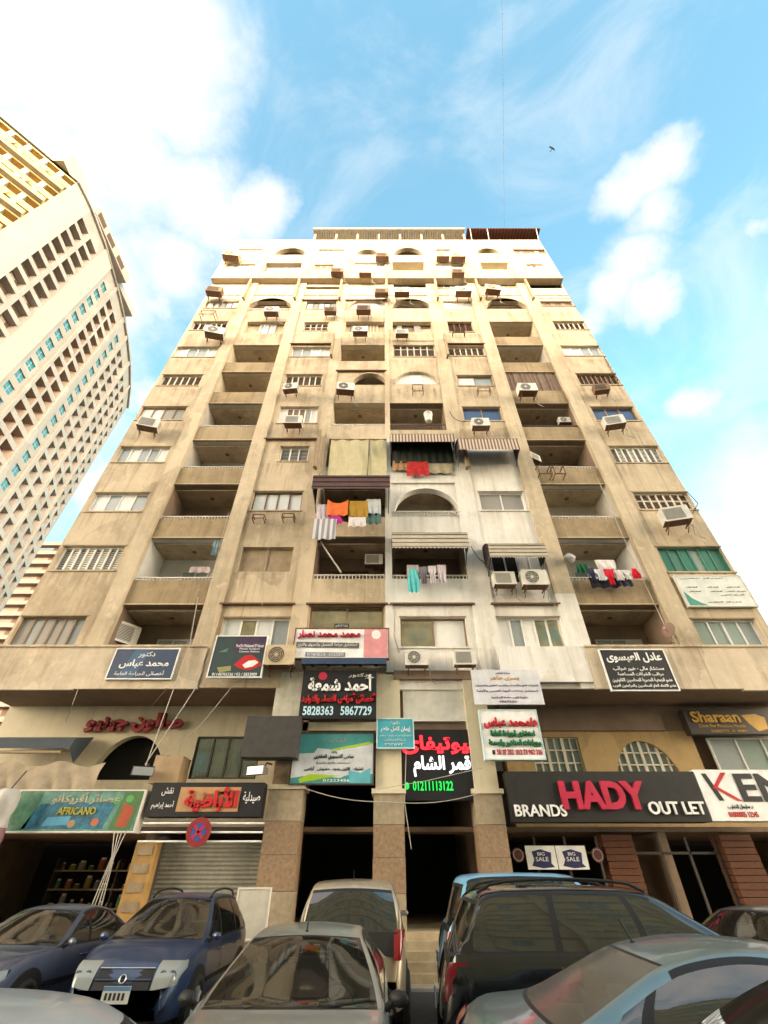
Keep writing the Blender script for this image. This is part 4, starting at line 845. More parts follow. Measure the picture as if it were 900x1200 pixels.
# ------------------------------------------------------------------ air conditioners
def make_ac(kind):
    w, h, d = 1.0, .68, .42
    body = M[{'white': 'ac_white', 'cream': 'ac_cream', 'brown': 'ac_brown', 'grille': 'ac_white'}[kind]]
    t = thing('air_conditioner', 'air conditioner', 'air conditioner', (0, 0, -500)); m = MB()
    c = .03
    prof = [(-w / 2 + c, 0), (w / 2 - c, 0), (w / 2, c), (w / 2, h - c), (w / 2 - c, h), (-w / 2 + c, h), (-w / 2, h - c), (-w / 2, c)]
    m.face([(x, 0, z) for x, z in prof], body); m.face([(x, d, z) for x, z in prof][::-1], body)
    for i in range(8): (xa, za), (xb, zb) = prof[i], prof[(i + 1) % 8]; m.face([(xa, 0, za), (xa, d, za), (xb, d, zb), (xb, 0, zb)], body if za + zb > .1 else M['rust'])  # bottom faces browned to paint the shade under the unit
    for k in range(7): m.box(w / 2, w / 2 + .004, .08, d - .06, .12 + .07 * k, .14 + .07 * k, M['ac_dark'])
    m.build('casing', t)
    f = MB()
    if kind in ('white', 'cream'):
        cx = -.12; f.cyl((cx, -.001, h / 2), (0, -1, 0), .27, .006, M['ac_dark'], 28); f.build('fan_opening', t)
        g = MB()
        for r in (.09, .15, .21, .27): g.ring((cx, -.018, h / 2), (0, 1, 0), r, .007, body, 24, 4)
        for k in range(8): a = 2 * pi * k / 8; g.tube([(cx + .05 * cos(a), -.02, h / 2 + .05 * sin(a)), (cx + .27 * cos(a), -.02, h / 2 + .27 * sin(a))], .005, body, 4)
        g.cyl((cx, -.012, h / 2), (0, -1, 0), .06, .012, body, 16); g.build('fan_grille', t)
    else:
        f.box(-w / 2 + .08, w / 2 - .22, -.006, -.001, .08, h - .08, M['ac_dark']); f.build('fan_opening', t)
        g = MB()
        for k in range(11): z = .1 + (h - .2) * k / 10; g.box(-w / 2 + .08, w / 2 - .22, -.016, -.008, z - .008, z + .008, body)
        g.build('fan_grille', t)
    b = MB()
    for x in (-.36, .36): b.box(x - .02, x + .02, -.02, d + .2, -.05, -.012, M['rust']); b.tube([(x, d + .2, -.24), (x, .14, -.04)], .016, M['rust'], 5)
    b.build('bracket', t)
    p = MB(); p.tube([(w / 2 - .1, d, .15), (w / 2 + .1, d + .1, .0), (w / 2 + .05, d + .2, -.35), (w / 2 + .3, d + .2, -.6)], .02, M['cable'], 6); p.build('pipe', t)
    return t
AC = {k: make_ac(k) for k in ('white', 'cream', 'brown', 'grille')}; ACUSED = {}
OUT = 'left-hand outer window column'; 
acs = [  # u, v of the middle, kind, turn, scale, distance before the wall, label
 (174, 494, 'grille', .25, 1.15, 0, 'white air conditioner under the half boarded grey window near the left edge'),
 (252, 386, 'white', .2, 1.35, 0, 'large white air conditioner over the brown shutters, high on the far left window column'),
 (251, 338, 'brown', .1, 1.3, 0, 'brown air conditioner alone under the cornice near the left roof corner'),
 (271, 296, 'cream', .1, 1.5, .1, 'sunlit yellow air conditioner at the very top left corner of the facade'),
 (318, 362, 'white', 0, 1.15, 0, 'white air conditioner inside the arch topping the left balcony stack'),
 (340, 452, 'white', -.1, .95, 0, 'white air conditioner at the left end of the tan six leaf shutters'),
 (343.5, 491, 'grille', 0, 1.05, 0, 'big white air conditioner before the boarded louvre window'),
 (387, 362, 'brown', 0, .95, 0, 'small brown air conditioner at the sliding window below the dark slit'),
 (395, 316, 'brown', 0, 1.1, .1, 'brown air conditioner just above the cornice, next to a small tan window'),
 (405, 452, 'white', .1, 1.15, 0, 'white air conditioner at the left foot of the arch with the dark red inside'),
 (422, 385, 'white', 0, 1.1, 0, 'white air conditioner before the recessed window under the white filled top arch'),
 (426, 360, 'brown', 0, 1.15, 0, 'brown air conditioner hanging in the middle of the white filled top arch'),
 (447, 340, 'brown', 0, 1.15, 0, 'brown air conditioner on the blank band above the white filled top arch'),
 (428, 317, 'grille', 0, 1.1, .1, 'pale air conditioner in front of the wide white panelled window above the cornice'),
 (448, 298, 'brown', 0, 1.25, .1, 'brown air conditioner beside the middle arch right under the slatted roof shade'),
 (471, 388, 'grille', 0, .95, 0, 'pale air conditioner beside the open brown shutters under the dark top arch'),
 (471, 339, 'white', 0, 1.25, 0, 'white air conditioner before the grey open recess above the dark top arch'),
 (519, 298, 'cream', 0, 1.2, .1, 'yellow sunlit air conditioner, left one of the pair under the roof edge'),
 (537, 298, 'cream', 0, 1.35, .1, 'yellow sunlit air conditioner, right one of the pair under the roof edge'),
 (537, 317, 'brown', 0, 1.1, .1, 'brown air conditioner before the slatted pale window, below the yellow pair'),
 (543, 338, 'white', 0, 1.35, 0, 'white air conditioner at the right end of the narrow window strip under the cornice'),
 (578, 336, 'cream', .1, 1.3, 0, 'yellowed air conditioner above the arch topping the right balcony stack'),
 (618.5, 453, 'white', 0, 1.2, 0, 'white air conditioner before the brown slatted balcony enclosure'),
 (662, 491.5, 'white', 0, .75, -.5, 'white air conditioner inside the open balcony below the slatted enclosure'),
 (705, 453, 'brown', -.15, .95, 0, 'brown air conditioner under the dark brown louvres near the right edge'),
 (720, 491.5, 'grille', -.2, 1.15, 0, 'white air conditioner before the dark blue window near the right edge'),
 (792, 601, 'grille', -.25, 1.25, 0, 'white air conditioner below the brown framed louvres, above the green framed window'),
 (591.5, 677, 'grille', 0, .95, 0, 'square grilled air conditioner, left one of the pair under the small cream awning'),
 (627, 676, 'white', 0, 1.12, 0, 'big round fan air conditioner, right one of the pair under the small cream awning'),
 (563.5, 494, 'white', 0, 1.05, 0, 'white air conditioner before the dark blue window above the brown striped awning'),
 (488.5, 770, 'white', 0, .9, 0, 'white air conditioner with a round fan right above the blank cream board'),
 (545, 770, 'grille', 0, .85, 0, 'grey grilled air conditioner at the right corner under the two pane window'),
 (328, 767, 'cream', 0, 1.15, 0, 'yellowish air conditioner with a round fan beside the printed lips sign'),
 (438, 655, 'grille', 0, .9, -1.0, 'small white air conditioner inside the dark balcony under the hanging clothes'),
 (146, 741, 'grille', .9, 1.3, -.7, 'pale louvred air conditioner in the lowest left balcony above the slate doctor sign'),
 (628, 535, 'grille', .5, .75, -.3, 'tilted white air conditioner in the balcony with folding dryer brackets'),
]
for (u, v, k, rz, s, off, lab) in acs:
    s *= .88
    base = FU if off == .1 else FD
    Y = base - .62 * s if off >= 0 else FD - off
    if off == .1: Y = FU - .55 * s
    p = px(u, v, Y); loc = (p.x, Y, p.z - .34 * s)
    if k not in ACUSED: o = AC[k]; ACUSED[k] = o; o.location = loc; o.rotation_euler = (0, 0, rz); o.scale = (s, s, s); o['label'] = lab; o['group'] = 'air conditioners on the apartment block'
    else: dup(AC[k], loc, lab, group='air conditioners on the apartment block', rz=rz, scale=(s, s, s))
# empty brackets
def bracket(u, v, w, h, lab, Y=FD - .35):
    p = px(u, v, Y); t = thing('metal_bracket', lab, 'bracket', p, 0, 'empty brackets on the facade'); m = MB()
    for z in (0, h): m.tube([(-w / 2, 0, z), (w / 2, 0, z)], .025, M['rust'], 5); m.tube([(-w / 2, 0, z), (-w / 2, .5, z)], .025, M['rust'], 5); m.tube([(w / 2, 0, z), (w / 2, .5, z)], .025, M['rust'], 5)
    for x in (-w / 2, w / 2): m.tube([(x, 0, 0), (x, 0, h)], .025, M['rust'], 5)
    m.build('frame', t)
bracket(242, 368, 1.0, .5, 'empty rusty bracket at the left end of a window near the left roof corner')
bracket(490, 458, .6, .62, 'empty square bracket in front of the white filled middle arch', FD - .2)
bracket(568, 458, .7, .3, 'empty low bracket under the right pane of the two pane window beside the right balconies', FD - .2)
bracket(538, 390, .8, .18, 'thin empty ledge bracket under the dark brown shutters near the top', FD - .2)
bracket(640, 555, .6, .55, 'left one of the two folding dryer brackets on the right balcony parapet', FD - .3)
bracket(657, 555, .5, .55, 'right one of the two folding dryer brackets on the right balcony parapet', FD - .3)
bracket(302, 607, .5, .2, 'left one of the rusty brackets under the brown framed four pane window', FD - .25)
bracket(337, 606, .5, .2, 'right one of the rusty brackets under the brown framed four pane window', FD - .25)

# ------------------------------------------------------------------ awnings
ST_BR = stripes('brown striped canvas', (.56, .49, .40), (.20, .105, .075), .16)
ST_CR = plain('cream canvas', (.50, .46, .39), .85, var=.12); ST_DK = plain('dark band and shaded lining', (.035, .022, .02), .9)  # near-black lining puts the shade under the awnings into its dark cloth
PLUM = plain('plum canvas', (.105, .06, .06), .85, var=.15); KHAKI = mat('khaki canvas', (.52, .46, .29), .9, var=.12, scale=3, stain=(.3, .26, .13), stain_amt=.3)
def awning(lab, u0, u1, vt, vb, proj, zrise, cl, bands=0, scallop=0, lining=True, name='awning'):
    Y = FD - proj; v = (vt + vb) / 2; x0, x1, z1, z0 = XU(u0, v, Y), XU(u1, v, Y), ZV(vt, Y), ZV(vb, Y)
    t = thing(name, lab, 'awning', ((x0 + x1) / 2, FD, z0)); w = (x1 - x0) / 2; h = z1 - z0
    c = MB(); rows = []
    K = 10
    for k in range(K + 1):
        a = k / K; yy = -.02 - (proj - .02) * a; zz = h + zrise * (1 - a ** 1.7); rows.append([(-w, yy, zz), (w, yy, zz)])
    c.grid(rows, cl, True)
    n = 40; top = [(-w + 2 * w * i / n, -proj, h) for i in range(n + 1)]; bot = [(x, -proj - .02, (.06 * abs(sin(pi * i / 2.0)) if scallop else 0)) for i, (x, _, _) in enumerate(top)]
    c.grid([top, bot], cl, False)
    for k in range(bands): zz = h * (k + .5) / bands; c.box(-w - .003, w + .003, -proj - .035, -proj - .012, zz - .012, zz + .012, M['parapet'] if cl is ST_CR else ST_DK)
    c.build('canvas', t)
    l = MB(); l.grid([[(x * .998, y, z - .02) for x, y, z in r] for r in rows], ST_DK, True)
    for s in (-w, w):
        pts = [(s, y, z) for (x, y, z), _ in [(r[0], 0) for r in rows]]; poly = pts + [(s, -proj, .0 + h * .2), (s, -.02, .0 + h * .2)]
        l.face(poly if s > 0 else poly[::-1], ST_DK if lining else cl)
    l.build('lining', t)
    a = MB()
    for s in (-w + .06, w - .06): a.tube([(s, -proj + .02, h * .3), (s, -.02, -.25)], .018, M['iron'], 5)
    a.tube([(-w, -proj + .01, h * .98), (w, -proj + .01, h * .98)], .02, M['iron'], 5); a.build('arm', t); return t
awning('plum brown hooded awning over the clothes lines, left of the centre divider', 366, 457, 557, 573, 1.35, .55, PLUM, 3, 0)
awning('cream banded awning with a scalloped edge over the dark balcony with a towel', 459.5, 549, 624, 643, .85, .4, ST_CR, 4, 1)
awning('small cream banded awning over the pair of air conditioners', 573, 640, 637, 654, .95, .45, ST_CR, 4, 1)
awning('brown striped awning over the balcony with rugs', 457, 533, 508.5, 518, .75, .35, ST_BR, 0, 0)
awning('brown striped awning on bare wall beside the right balconies', 537, 609, 514, 527, .95, .4, ST_BR, 0, 0)
# khaki roll-down canvas
Y = FD - .12; x0, x1, z1, z0 = XU(386, 535, Y), XU(453, 535, Y), ZV(515, Y), ZV(560, Y)
t = thing('canvas_blind', 'khaki canvas blind let down over a whole balcony above the plum awning', 'blind', ((x0 + x1) / 2, Y, z0)); w = (x1 - x0) / 2; h = z1 - z0; m = MB()
m.grid([[(-w + 2 * w * i / 30, .03 * sin(i * .9 + j * .4) - .02 * (j == 0), h * j / 14) for i in range(31)] for j in range(15)], KHAKI); m.build('canvas', t)
m = MB(); m.tube([(w * .36, -.04, 0), (w * .38, -.04, h)], .02, M['iron'], 5); m.tube([(-w, 0, h), (w, 0, h)], .05, M['wood_board'], 8); m.build('roller', t)
m = MB(); m.tube([(-w - .28, -.1, h * 1.12), (-w - .35, -.1, -.1)], .045, M['wood_board'], 6); m.build('arm', t)
# blackish sheet put in for the balcony's shade under the striped awning with rugs
Y = FD - .05; x0, x1, z1, z0 = XU(458, 532, Y) , XU(532, 532, Y), ZV(512, Y), ZV(543, Y)
t = thing('shade_sheet', 'blackish sheet standing for shade inside the balcony under the brown striped awning', 'curtain', ((x0 + x1) / 2, Y, z0)); w = (x1 - x0) / 2 - .05; m = MB()
m.grid([[(-w + 2 * w * i / 40, .03 * sin(i * 1.3) - .04, z) for i in range(41)] for z in (0, z1 - z0)], plain('black green shade', (.022, .026, .02), .9)); m.build('cloth', t)
t = thing('wall_awning', 'grey blue awning with a ragged edge over the cloth at the far left shop front', 'awning', (XU(40, 880, FD + .6), FD + .6, ZV(895, FD + .6)))
x0, x1 = XU(-40, 880, FD + .6) - t.location.x, XU(80, 880, FD + .6) - t.location.x; hz = ZV(866, FD + .6) - t.location.z; m = MB(); gb = plain('slate canvas', (.055, .07, .085), .85, var=.15)
m.grid([[(x0, 1.1, hz + .3), (x1, 1.1, hz + .3)], [(x0, .1, hz + .05), (x1, .1, hz + .05)], [(x0, 0, hz * .62), (x1, 0, hz * .62)]], gb, False); m.face([(x1, 1.1, hz + .3), (x1, .1, hz + .05), (x1, 0, hz * .62), (x1, .5, .1)], gb); m.build('canvas', t)
m = MB(); m.tube([(x0, .1, .35), (x1 - .3, .1, .35)], .05, M['wood_board'], 6); m.build('pole', t)
t = thing('cloth_cover', 'beige cloth draped in folds below the slate awning', 'cloth', (XU(48, 905, FD + .2), FD + .2, ZV(930, FD + .2))); m = MB(); hz = ZV(893, FD + .2) - t.location.z
m.grid([[(-1.7 + 3.4 * i / 40, .12 * sin(i * .8 + j) * (1 - j / 8) + .05 * j, hz * j / 6 + .08 * sin(i * .33)) for i in range(41)] for j in range(7)], mat('beige cloth', (.33, .27, .19), .9, var=.2, scale=3)); m.build('cloth', t)
t = thing('wrapped_bundle', 'white and pink plastic wrapped bundle hanging at the far left edge', 'bundle', (XU(-4, 960, FD - .8), FD - .8, ZV(1005, FD - .8))); m = MB(); rows = []; hz = ZV(925, FD - .8) - t.location.z
for j in range(13):
    a = j / 12; r = .36 * sin(pi * (.1 + .8 * a)) ** .45 * (1 + .2 * sin(a * 9)); rows.append([(r * (1 + .14 * sin(i * 2.1 + j)) * cos(2 * pi * i / 14), r * .7 * (1 + .14 * sin(i * 1.7 + j * 1.3)) * sin(2 * pi * i / 14), hz * a) for i in range(14)])
m.grid(rows[:6], col('faded pink plastic', (.22, .12, .13)), True, True); m.grid(rows[5:], col('white plastic', (.45, .43, .41)), True, True); m.build('wrapping', t)
m = MB(); m.tube([(0, 0, hz), (0, .3, hz + .5)], .02, M['iron']); m.build('cord', t)
# wooden and cardboard box by the sign, floodlights, clutter on the canopy
t = thing('cardboard_box', 'tan box standing on the black pharmacy sign', 'box', (XU(197, 905, FD + .1), FD + .1, ZV(917, FD - .2))); m = MB(); m.box(-.42, .42, -.2, .5, 0, .72, col('tan box', (.40, .28, .16))); m.build('carton', t); m = MB(); m.box(-.42, 0, -.21, .5, .721, .735, M['wood_board']); m.build('lid', t)
def flood(u, v, lab, rz):
    p = px(u, v, FD - .35); t = thing('flood_lamp', lab, 'flood lamp', p, rz, 'grey flood lamps'); m = MB()
    m.grid([[(-.3, -.2, -.1), (.3, -.2, -.1), (.3, -.2, .15), (-.3, -.2, .15)], [(-.22, .15, -.05), (.22, .15, -.05), (.22, .15, .1), (-.22, .15, .1)]], plain('lamp grey', (.16, .16, .165), .5), False, True); m.face([(-.22, .15, -.05), (.22, .15, -.05), (.22, .15, .1), (-.22, .15, .1)], M['iron']); m.build('housing', t)
    m = MB(); m.face([(-.28, -.19, -.08), (.28, -.19, -.08), (.28, -.19, .13), (-.28, -.19, .13)], M['pane']); m.build('glass', t); m = MB(); m.tube([(0, .1, .05), (0, .35, .3), (0, .6, .3)], .025, M['iron']); m.build('arm', t)
flood(168, 906, 'grey flood lamp before the dark mezzanine arch', .3); flood(303, 905, 'grey flood lamp beside the curtained window and the left entrance column', -.4)

# ------------------------------------------------------------------ laundry, rugs, balcony odds and ends
def garment(lab, u0, u1, v0, v1, Y, c, cat='cloth', shape='rect', name='hanging_cloth', group='clothes on the lines', pat=None):
    x0, x1, z1, z0 = XU(u0, (v0 + v1) / 2, Y), XU(u1, (v0 + v1) / 2, Y), ZV(v0, Y), ZV(v1, Y); w = (x1 - x0) / 2; h = z1 - z0
    m = MB(); mm = pat or plain('cloth %.2f %.2f %.2f' % c, c, .9, var=.15); ph = random.random() * 6; rows = []
    for j in range(9):
        a = j / 8
        if shape == 'rect': ww = w * (1 + .04 * sin(3 * a + ph))
        elif shape == 'shirt': ww = w * (1.0 if a > .62 else .62)
        elif shape == 'tri': ww = w * (.55 + .45 * (1 - abs(a - .35) / .65))
        elif shape == 'sag': ww = w
        rows.append([(-ww + 2 * ww * i / 14, .045 * sin(i * 1.1 + ph + a * 2) * (1.1 - a), h * a - (.25 * h * (1 - (2 * i / 14 - 1) ** 2) * a if shape == 'sag' else 0)) for i in range(15)])
    m.grid(rows, mm); o = m.build(name, None, ((x0 + x1) / 2, Y, z0)); return tag(o, lab, cat, group)
YL = FD - 1.0
PLAID = stripes('plaid cloth', (.62, .60, .62), (.28, .27, .31), .22, 0)
garment('orange garment, first on the line under the plum awning', 383, 408, 585, 604, YL, (.75, .17, .04), 'garment', 'sag')
garment('mustard garment under the right half of the plum awning', 409, 431, 587, 606, YL, (.40, .23, .03), 'garment')
garment('magenta garment hung below the orange one', 383, 402, 604, 614, YL - .15, (.45, .02, .22), 'garment', 'tri')
garment('pale lilac cloth hung at the left end of the line under the plum awning', 371, 385, 591, 613, YL + .05, (.52, .45, .53))
garment('grey and white plaid cloth hanging lowest at the left under the plum awning', 366, 394, 608, 632, YL - .3, (.6, .6, .6), pat=PLAID)
garment('white cloth hanging under the mustard garment', 408, 429, 606, 617, YL - .15, (.68, .62, .62))
garment('grey white towel at the right end of the line under the plum awning', 429, 446, 585, 602, YL, (.50, .53, .54), 'towel')
garment('dark green cloth under the grey white towel', 428, 447, 598, 614, YL + .05, (.08, .16, .15))
garment('dark brown cloth behind the orange and white clothes', 394, 427, 597, 612, YL + .2, (.06, .03, .03))
YL2 = FD - .35
garment('turquoise towel hanging lowest below the cream banded awning', 477, 492, 667, 694, YL2 - .05, (.12, .56, .58), 'towel', 'tri', group='clothes under the cream awning')
garment('grey cloth behind the turquoise towel', 477, 491, 662, 681, YL2 + .03, (.40, .38, .39), group='clothes under the cream awning')
garment('dark and white shirt beside the turquoise towel', 492, 501, 664, 684, YL2, (.2, .19, .24), 'garment', 'shirt', group='clothes under the cream awning')
garment('white shirt with a plum stripe, third from the turquoise towel', 502, 512, 663, 683, YL2, (.68, .62, .64), 'garment', 'shirt', group='clothes under the cream awning')
garment('pale pink shirt farthest from the turquoise towel', 513, 523, 662, 682, YL2, (.62, .54, .60), 'garment', 'rect', group='clothes under the cream awning')
YR = FD - .07
RUG = mat('red rug', (.42, .02, .02), .9, var=.5, scale=8); RUG2 = mat('tan rug', (.36, .20, .10), .9, var=.45, scale=9)
garment('red patterned rug, middle one of the rugs on the parapet', 477, 502, 541, 557, YR - .06, (.5, .02, .02), 'rug', name='hanging_rug', group='rugs on the parapet', pat=RUG)
garment('brown patterned rug left of the red one', 460, 478, 540, 551, YR, (.4, .2, .1), 'rug', name='hanging_rug', group='rugs on the parapet', pat=RUG2)
garment('beige bordered rug on the end beside the red one', 502, 531, 543, 554.5, YR, (.42, .36, .24), 'rug', name='hanging_rug', group='rugs on the parapet', pat=mat('beige rug', (.40, .34, .22), .9, var=.25, scale=10))
YG = FD - .25
for lab, u0, u1, v0, v1, c, sh, dy in [('white cloth hung highest over the right balcony rail', 699, 721, 656, 667, (.72, .66, .66), 'rect', .35), ('navy garment at the left of the right balcony laundry', 690, 699, 666, 682, (.03, .035, .09), 'shirt', 0),
     ('white shirt between the navy and the red laundry', 698, 711, 667, 680, (.66, .66, .70), 'shirt', 0), ('bright red shirt in the middle of the right balcony laundry', 710, 721, 667, 685, (.62, .01, .03), 'shirt', -.06), ('white towel beside the bright red shirt', 721, 730, 668, 680, (.72, .66, .64), 'rect', 0),
     ('white shirt before the last red one on the right balcony', 729, 741, 668, 679, (.70, .66, .66), 'shirt', .03), ('small red garment at the right end of the right balcony laundry', 740, 750, 666, 678, (.60, .01, .03), 'tri', 0), ('black garment hanging lowest under the right balcony laundry', 692, 722, 676, 689, (.015, .015, .025), 'sag', .08),
     ('dark blue trousers under the white laundry of the right balcony', 722, 740, 677, 687, (.03, .03, .06), 'rect', .08), ('green cloth bag on the right balcony behind the laundry', 676, 690, 661, 671, (.01, .12, .05), 'rect', .3)]:
    garment(lab, u0, u1, v0, v1, YG + dy, c, 'garment' if sh in ('shirt', 'tri') else 'cloth', sh, group='laundry on the right balcony')
p = px(668, 655, FD - .2); t = thing('tied_bundle', 'pale bundle tied to the rail at the left end of the right laundry balcony', 'bundle', p); m = MB()
m.grid([[(.22 * sin(pi * j / 7) * (1 + .2 * sin(i * 2 + j)) * cos(2 * pi * i / 10), .18 * sin(pi * j / 7) * sin(2 * pi * i / 10), .5 * j / 7 - .2) for i in range(10)] for j in range(8)], col('bundle grey', (.42, .4, .4)), True, True); m.build('sack', t)
m = MB(); m.ring((0, 0, .12), (0, 0, 1), .12, .02, M['iron'], 12); m.build('cord', t)
# blue jerrycan like shirt, chairs in the left laundry balcony
garment('pale blue cloth hanging at the right side of the left white balcony', 248, 257, 632, 651, FD + .3, (.30, .42, .50), 'cloth', 'shirt', group='clothes in the left white balcony')
garment('pink and white cloth low inside the left white balcony', 222, 246, 664, 671, FD + .9, (.62, .5, .5), 'cloth', 'rect', group='clothes in the left white balcony')
# white barrel on the railing balcony
p = px(502.5, 494, FD - .05); t = thing('water_barrel', 'white plastic barrel outside the railing of a middle balcony', 'barrel', p); m = MB()
m.grid([[(r * cos(2 * pi * i / 20), r * sin(2 * pi * i / 20), z) for i in range(20)] for r, z in [(.001, 0), (.17, 0), (.175, .02), (.21, .3), (.235, .6), (.25, .61), (.25, .65), (.22, .655), (.001, .69)]], col('white barrel', (.7, .68, .64)), True, True); m.build('drum', t)
m = MB(); m.cyl((0, 0, .69), (0, 0, 1), .19, .04, M['rail'], 18); m.build('lid', t)
# pole propped in the dark balcony
t = thing('prop_pole', 'pale pole leaning across the dark balcony under the hanging clothes', 'pole', px(400, 671, FD - .02)); a = px(375, 634, FD + .3) - t.location; m = MB(); m.tube([(0, 0, 0), a], .035, M['cable'], 8); m.build('pole', t); m = MB(); m.tube([a * .97, a * 1.02], .045, M['rust'], 8); m.build('ferrule', t)
# satellite dish
c = px(783, 738, FD - .35); t = thing('satellite_dish', 'rust pink satellite dish at the right end of the lowest right balcony rail', 'satellite dish', c); t.scale = (.55, .55, .55); m = MB(); rows = []
for j in range(7): r = .46 * j / 6 + .001; rows.append([(r * cos(2 * pi * i / 24), .16 * (j / 6) ** 2 - .16, r * 1.15 * sin(2 * pi * i / 24)) for i in range(24)])
R_ = Matrix.Rotation(R(-58), 4, 'Z') @ Matrix.Rotation(R(-15), 4, 'X'); rows = [[tuple(R_ @ Vector(p)) for p in r] for r in rows]
m.grid(rows, plain('dish rust', (.26, .16, .12), .7), True, True); m.build('reflector', t); m = MB(); m.tube([(0, 0, 0), (.05, .1, -.4), (.05, .3, -.75)], .03, M['rust']); m.tube([(-.15, .3, -.75), (.25, .3, -.75)], .03, M['rust']); m.build('mast', t); m = MB(); m.tube([(0, 0, -.3), (-.45, -.3, .0)], .015, M['iron']); m.cyl((-.45, -.3, -.02), (.6, .4, .1), .04, .1, M['rail'], 10); m.build('receiver', t)
# ------------------------------------------------------------------ cables
def cable(lab, pts, r=.014, m='cable', sag=0.0, group='loose cables on the facade', name='cable'):
    P = [px(*p) for p in pts]; Q = []
    for i in range(len(P) - 1):
        for k in range(8): a = k / 8; q = P[i].lerp(P[i + 1], a); q.z -= sag * sin(pi * a); Q.append(q)
    Q.append(P[-1]); b = MB(); o0 = Q[0].copy(); b.tube([q - o0 for q in Q], r, M[m], 5)
    return tag(b.build(name, None, o0), lab, 'cable', group)
cable('pale cable from the lowest left balcony rail to a grey lamp', [(232, 700, FD - .1), (222, 756, FD - .25), (168, 905, FD - .4)], .016)
cable('pale cable from beside the printed lips sign to a grey lamp', [(255, 745, FD - .2), (228, 808, FD - .3), (170, 896, FD - .4)], .016)
cable('long pale cable slanting across the curtained window', [(300, 770, FD - .2), (235, 850, FD - .3), (178, 900, FD - .4)], .012)
cable('thin cable from the stone band to the red salon letters', [(196, 806, FD - .15), (165, 842, YM - .3)], .009)
cable('thin pale cable down the left stone band to the cream wall', [(92, 806, FD - .14), (84, 828, FD), (77, 846, YM - .1)], .012)
for i, (dx, d2, lab) in enumerate([(0, 0, 'first strand of the cable bunch before the dark left shop'), (5, 4, 'second strand of the cable bunch before the dark left shop'), (9, 9, 'third strand of the cable bunch before the dark left shop'), (14, 13, 'last strand of the cable bunch before the dark left shop')]):
    cable(lab, [(134 + dx, 974, FD - .42), (131 + dx * .2, 1004, FD - .45), (103 + d2, 1072, FD - .5)], .013, group='cable bunch before the left shop')
cable('sagging cable slung across both entrances from column to column', [(346, 920, FD - .15), (455, 940, FD - .12), (565, 929, FD - .12)], .012, sag=.12, m='cable')
cable('cable hanging down from the black lit beauty sign', [(476, 880, FD), (474, 940, FD), (482, 995, FD)], .012)
cable('cable slanting from the middle column to the white doctor sign', [(442, 925, FD - .2), (500, 915, FD - .25), (565, 900, FD - .3)], .01)
cable('cable run up the pilaster beside the right balconies', [(790, 757, FD - .03), (735, 640, FD - .03), (700, 560, FD - .03)], .016)
cable('loop of cable at the far right edge of the facade beside brown louvres', [(806, 577, FD + .08), (818, 590, FD + .02), (812, 601, FD + .06)], .02, 'cable_dark')
cable('dark cable at the far right edge high up the facade', [(708, 418, FD + .1), (717, 434, FD + .08), (724, 446, FD + .1)], .02, 'cable_dark')
cable('slack cable between the wall post and the dark blue window', [(527, 482, FD - .05), (532, 490, FD - .05), (545, 494, FD - .05)], .02, 'cable_dark', .1)
cable('cable hanging between the cream awning and the pair of air conditioners', [(552, 640, FD - .2), (566, 658, FD - .2), (580, 668, FD - .3)], .018, 'cable_dark', .15)
cable('pale wires hanging in front of the boarded window above the printed lips sign', [(327, 600, FD - .2), (312, 650, FD - .15), (306, 720, FD - .1)], .01)
cable('wire drooping along the left white balcony down to the stone band', [(268, 600, FD - .05), (245, 690, FD - .05), (234, 757, FD - .15)], .01)
cable('cable on the wall at the left of the white two pane window', [(463, 716, FD - .04), (462, 745, FD - .04), (468, 765, FD - .1)], .022)
# overhead wire from the roof to the block across the street
b = MB(); a = px(591, 266, FD - .4); e = Vector((5.0, -16.2, 52)); b.tube([(a.lerp(e, k / 30) - a - Vector((0, 0, .25 * sin(pi * k / 30)))) for k in range(31)], .012, M['wire'], 5)
tag(b.build('overhead_wire', None, a), 'single thin wire rising from the roof edge across the open sky', 'wire')
# a bird high up
c = px(647, 174, 30); t = thing('bird', 'small dark bird gliding in the open blue sky', 'bird', c, .4); m = MB(); BD = plain('bird dark', (.03, .03, .035), .8)
m.grid([[(r * cos(2 * pi * i / 10), y, r * .8 * sin(2 * pi * i / 10)) for i in range(10)] for r, y in [(.01, -.5), (.07, -.42), (.08, -.3), (.13, -.05), (.11, .2), (.05, .45), (.02, .6)]], BD, True, True); m.build('body', t)
for s in (-1, 1):
    m = MB(); m.grid([[(s * .1, -.2, .03), (s * .1, .15, .03)], [(s * .5, -.28, .22), (s * .5, .12, .18)], [(s * 1.0, -.05, .16), (s * 1.0, .12, .14)], [(s * 1.15, .1, .1), (s * 1.15, .16, .1)]], BD); m.build('wing', t)
m = MB(); m.face([(-.05, .45, 0), (.05, .45, 0), (.16, .8, .02), (-.16, .8, .02)], BD); m.build('tail', t)

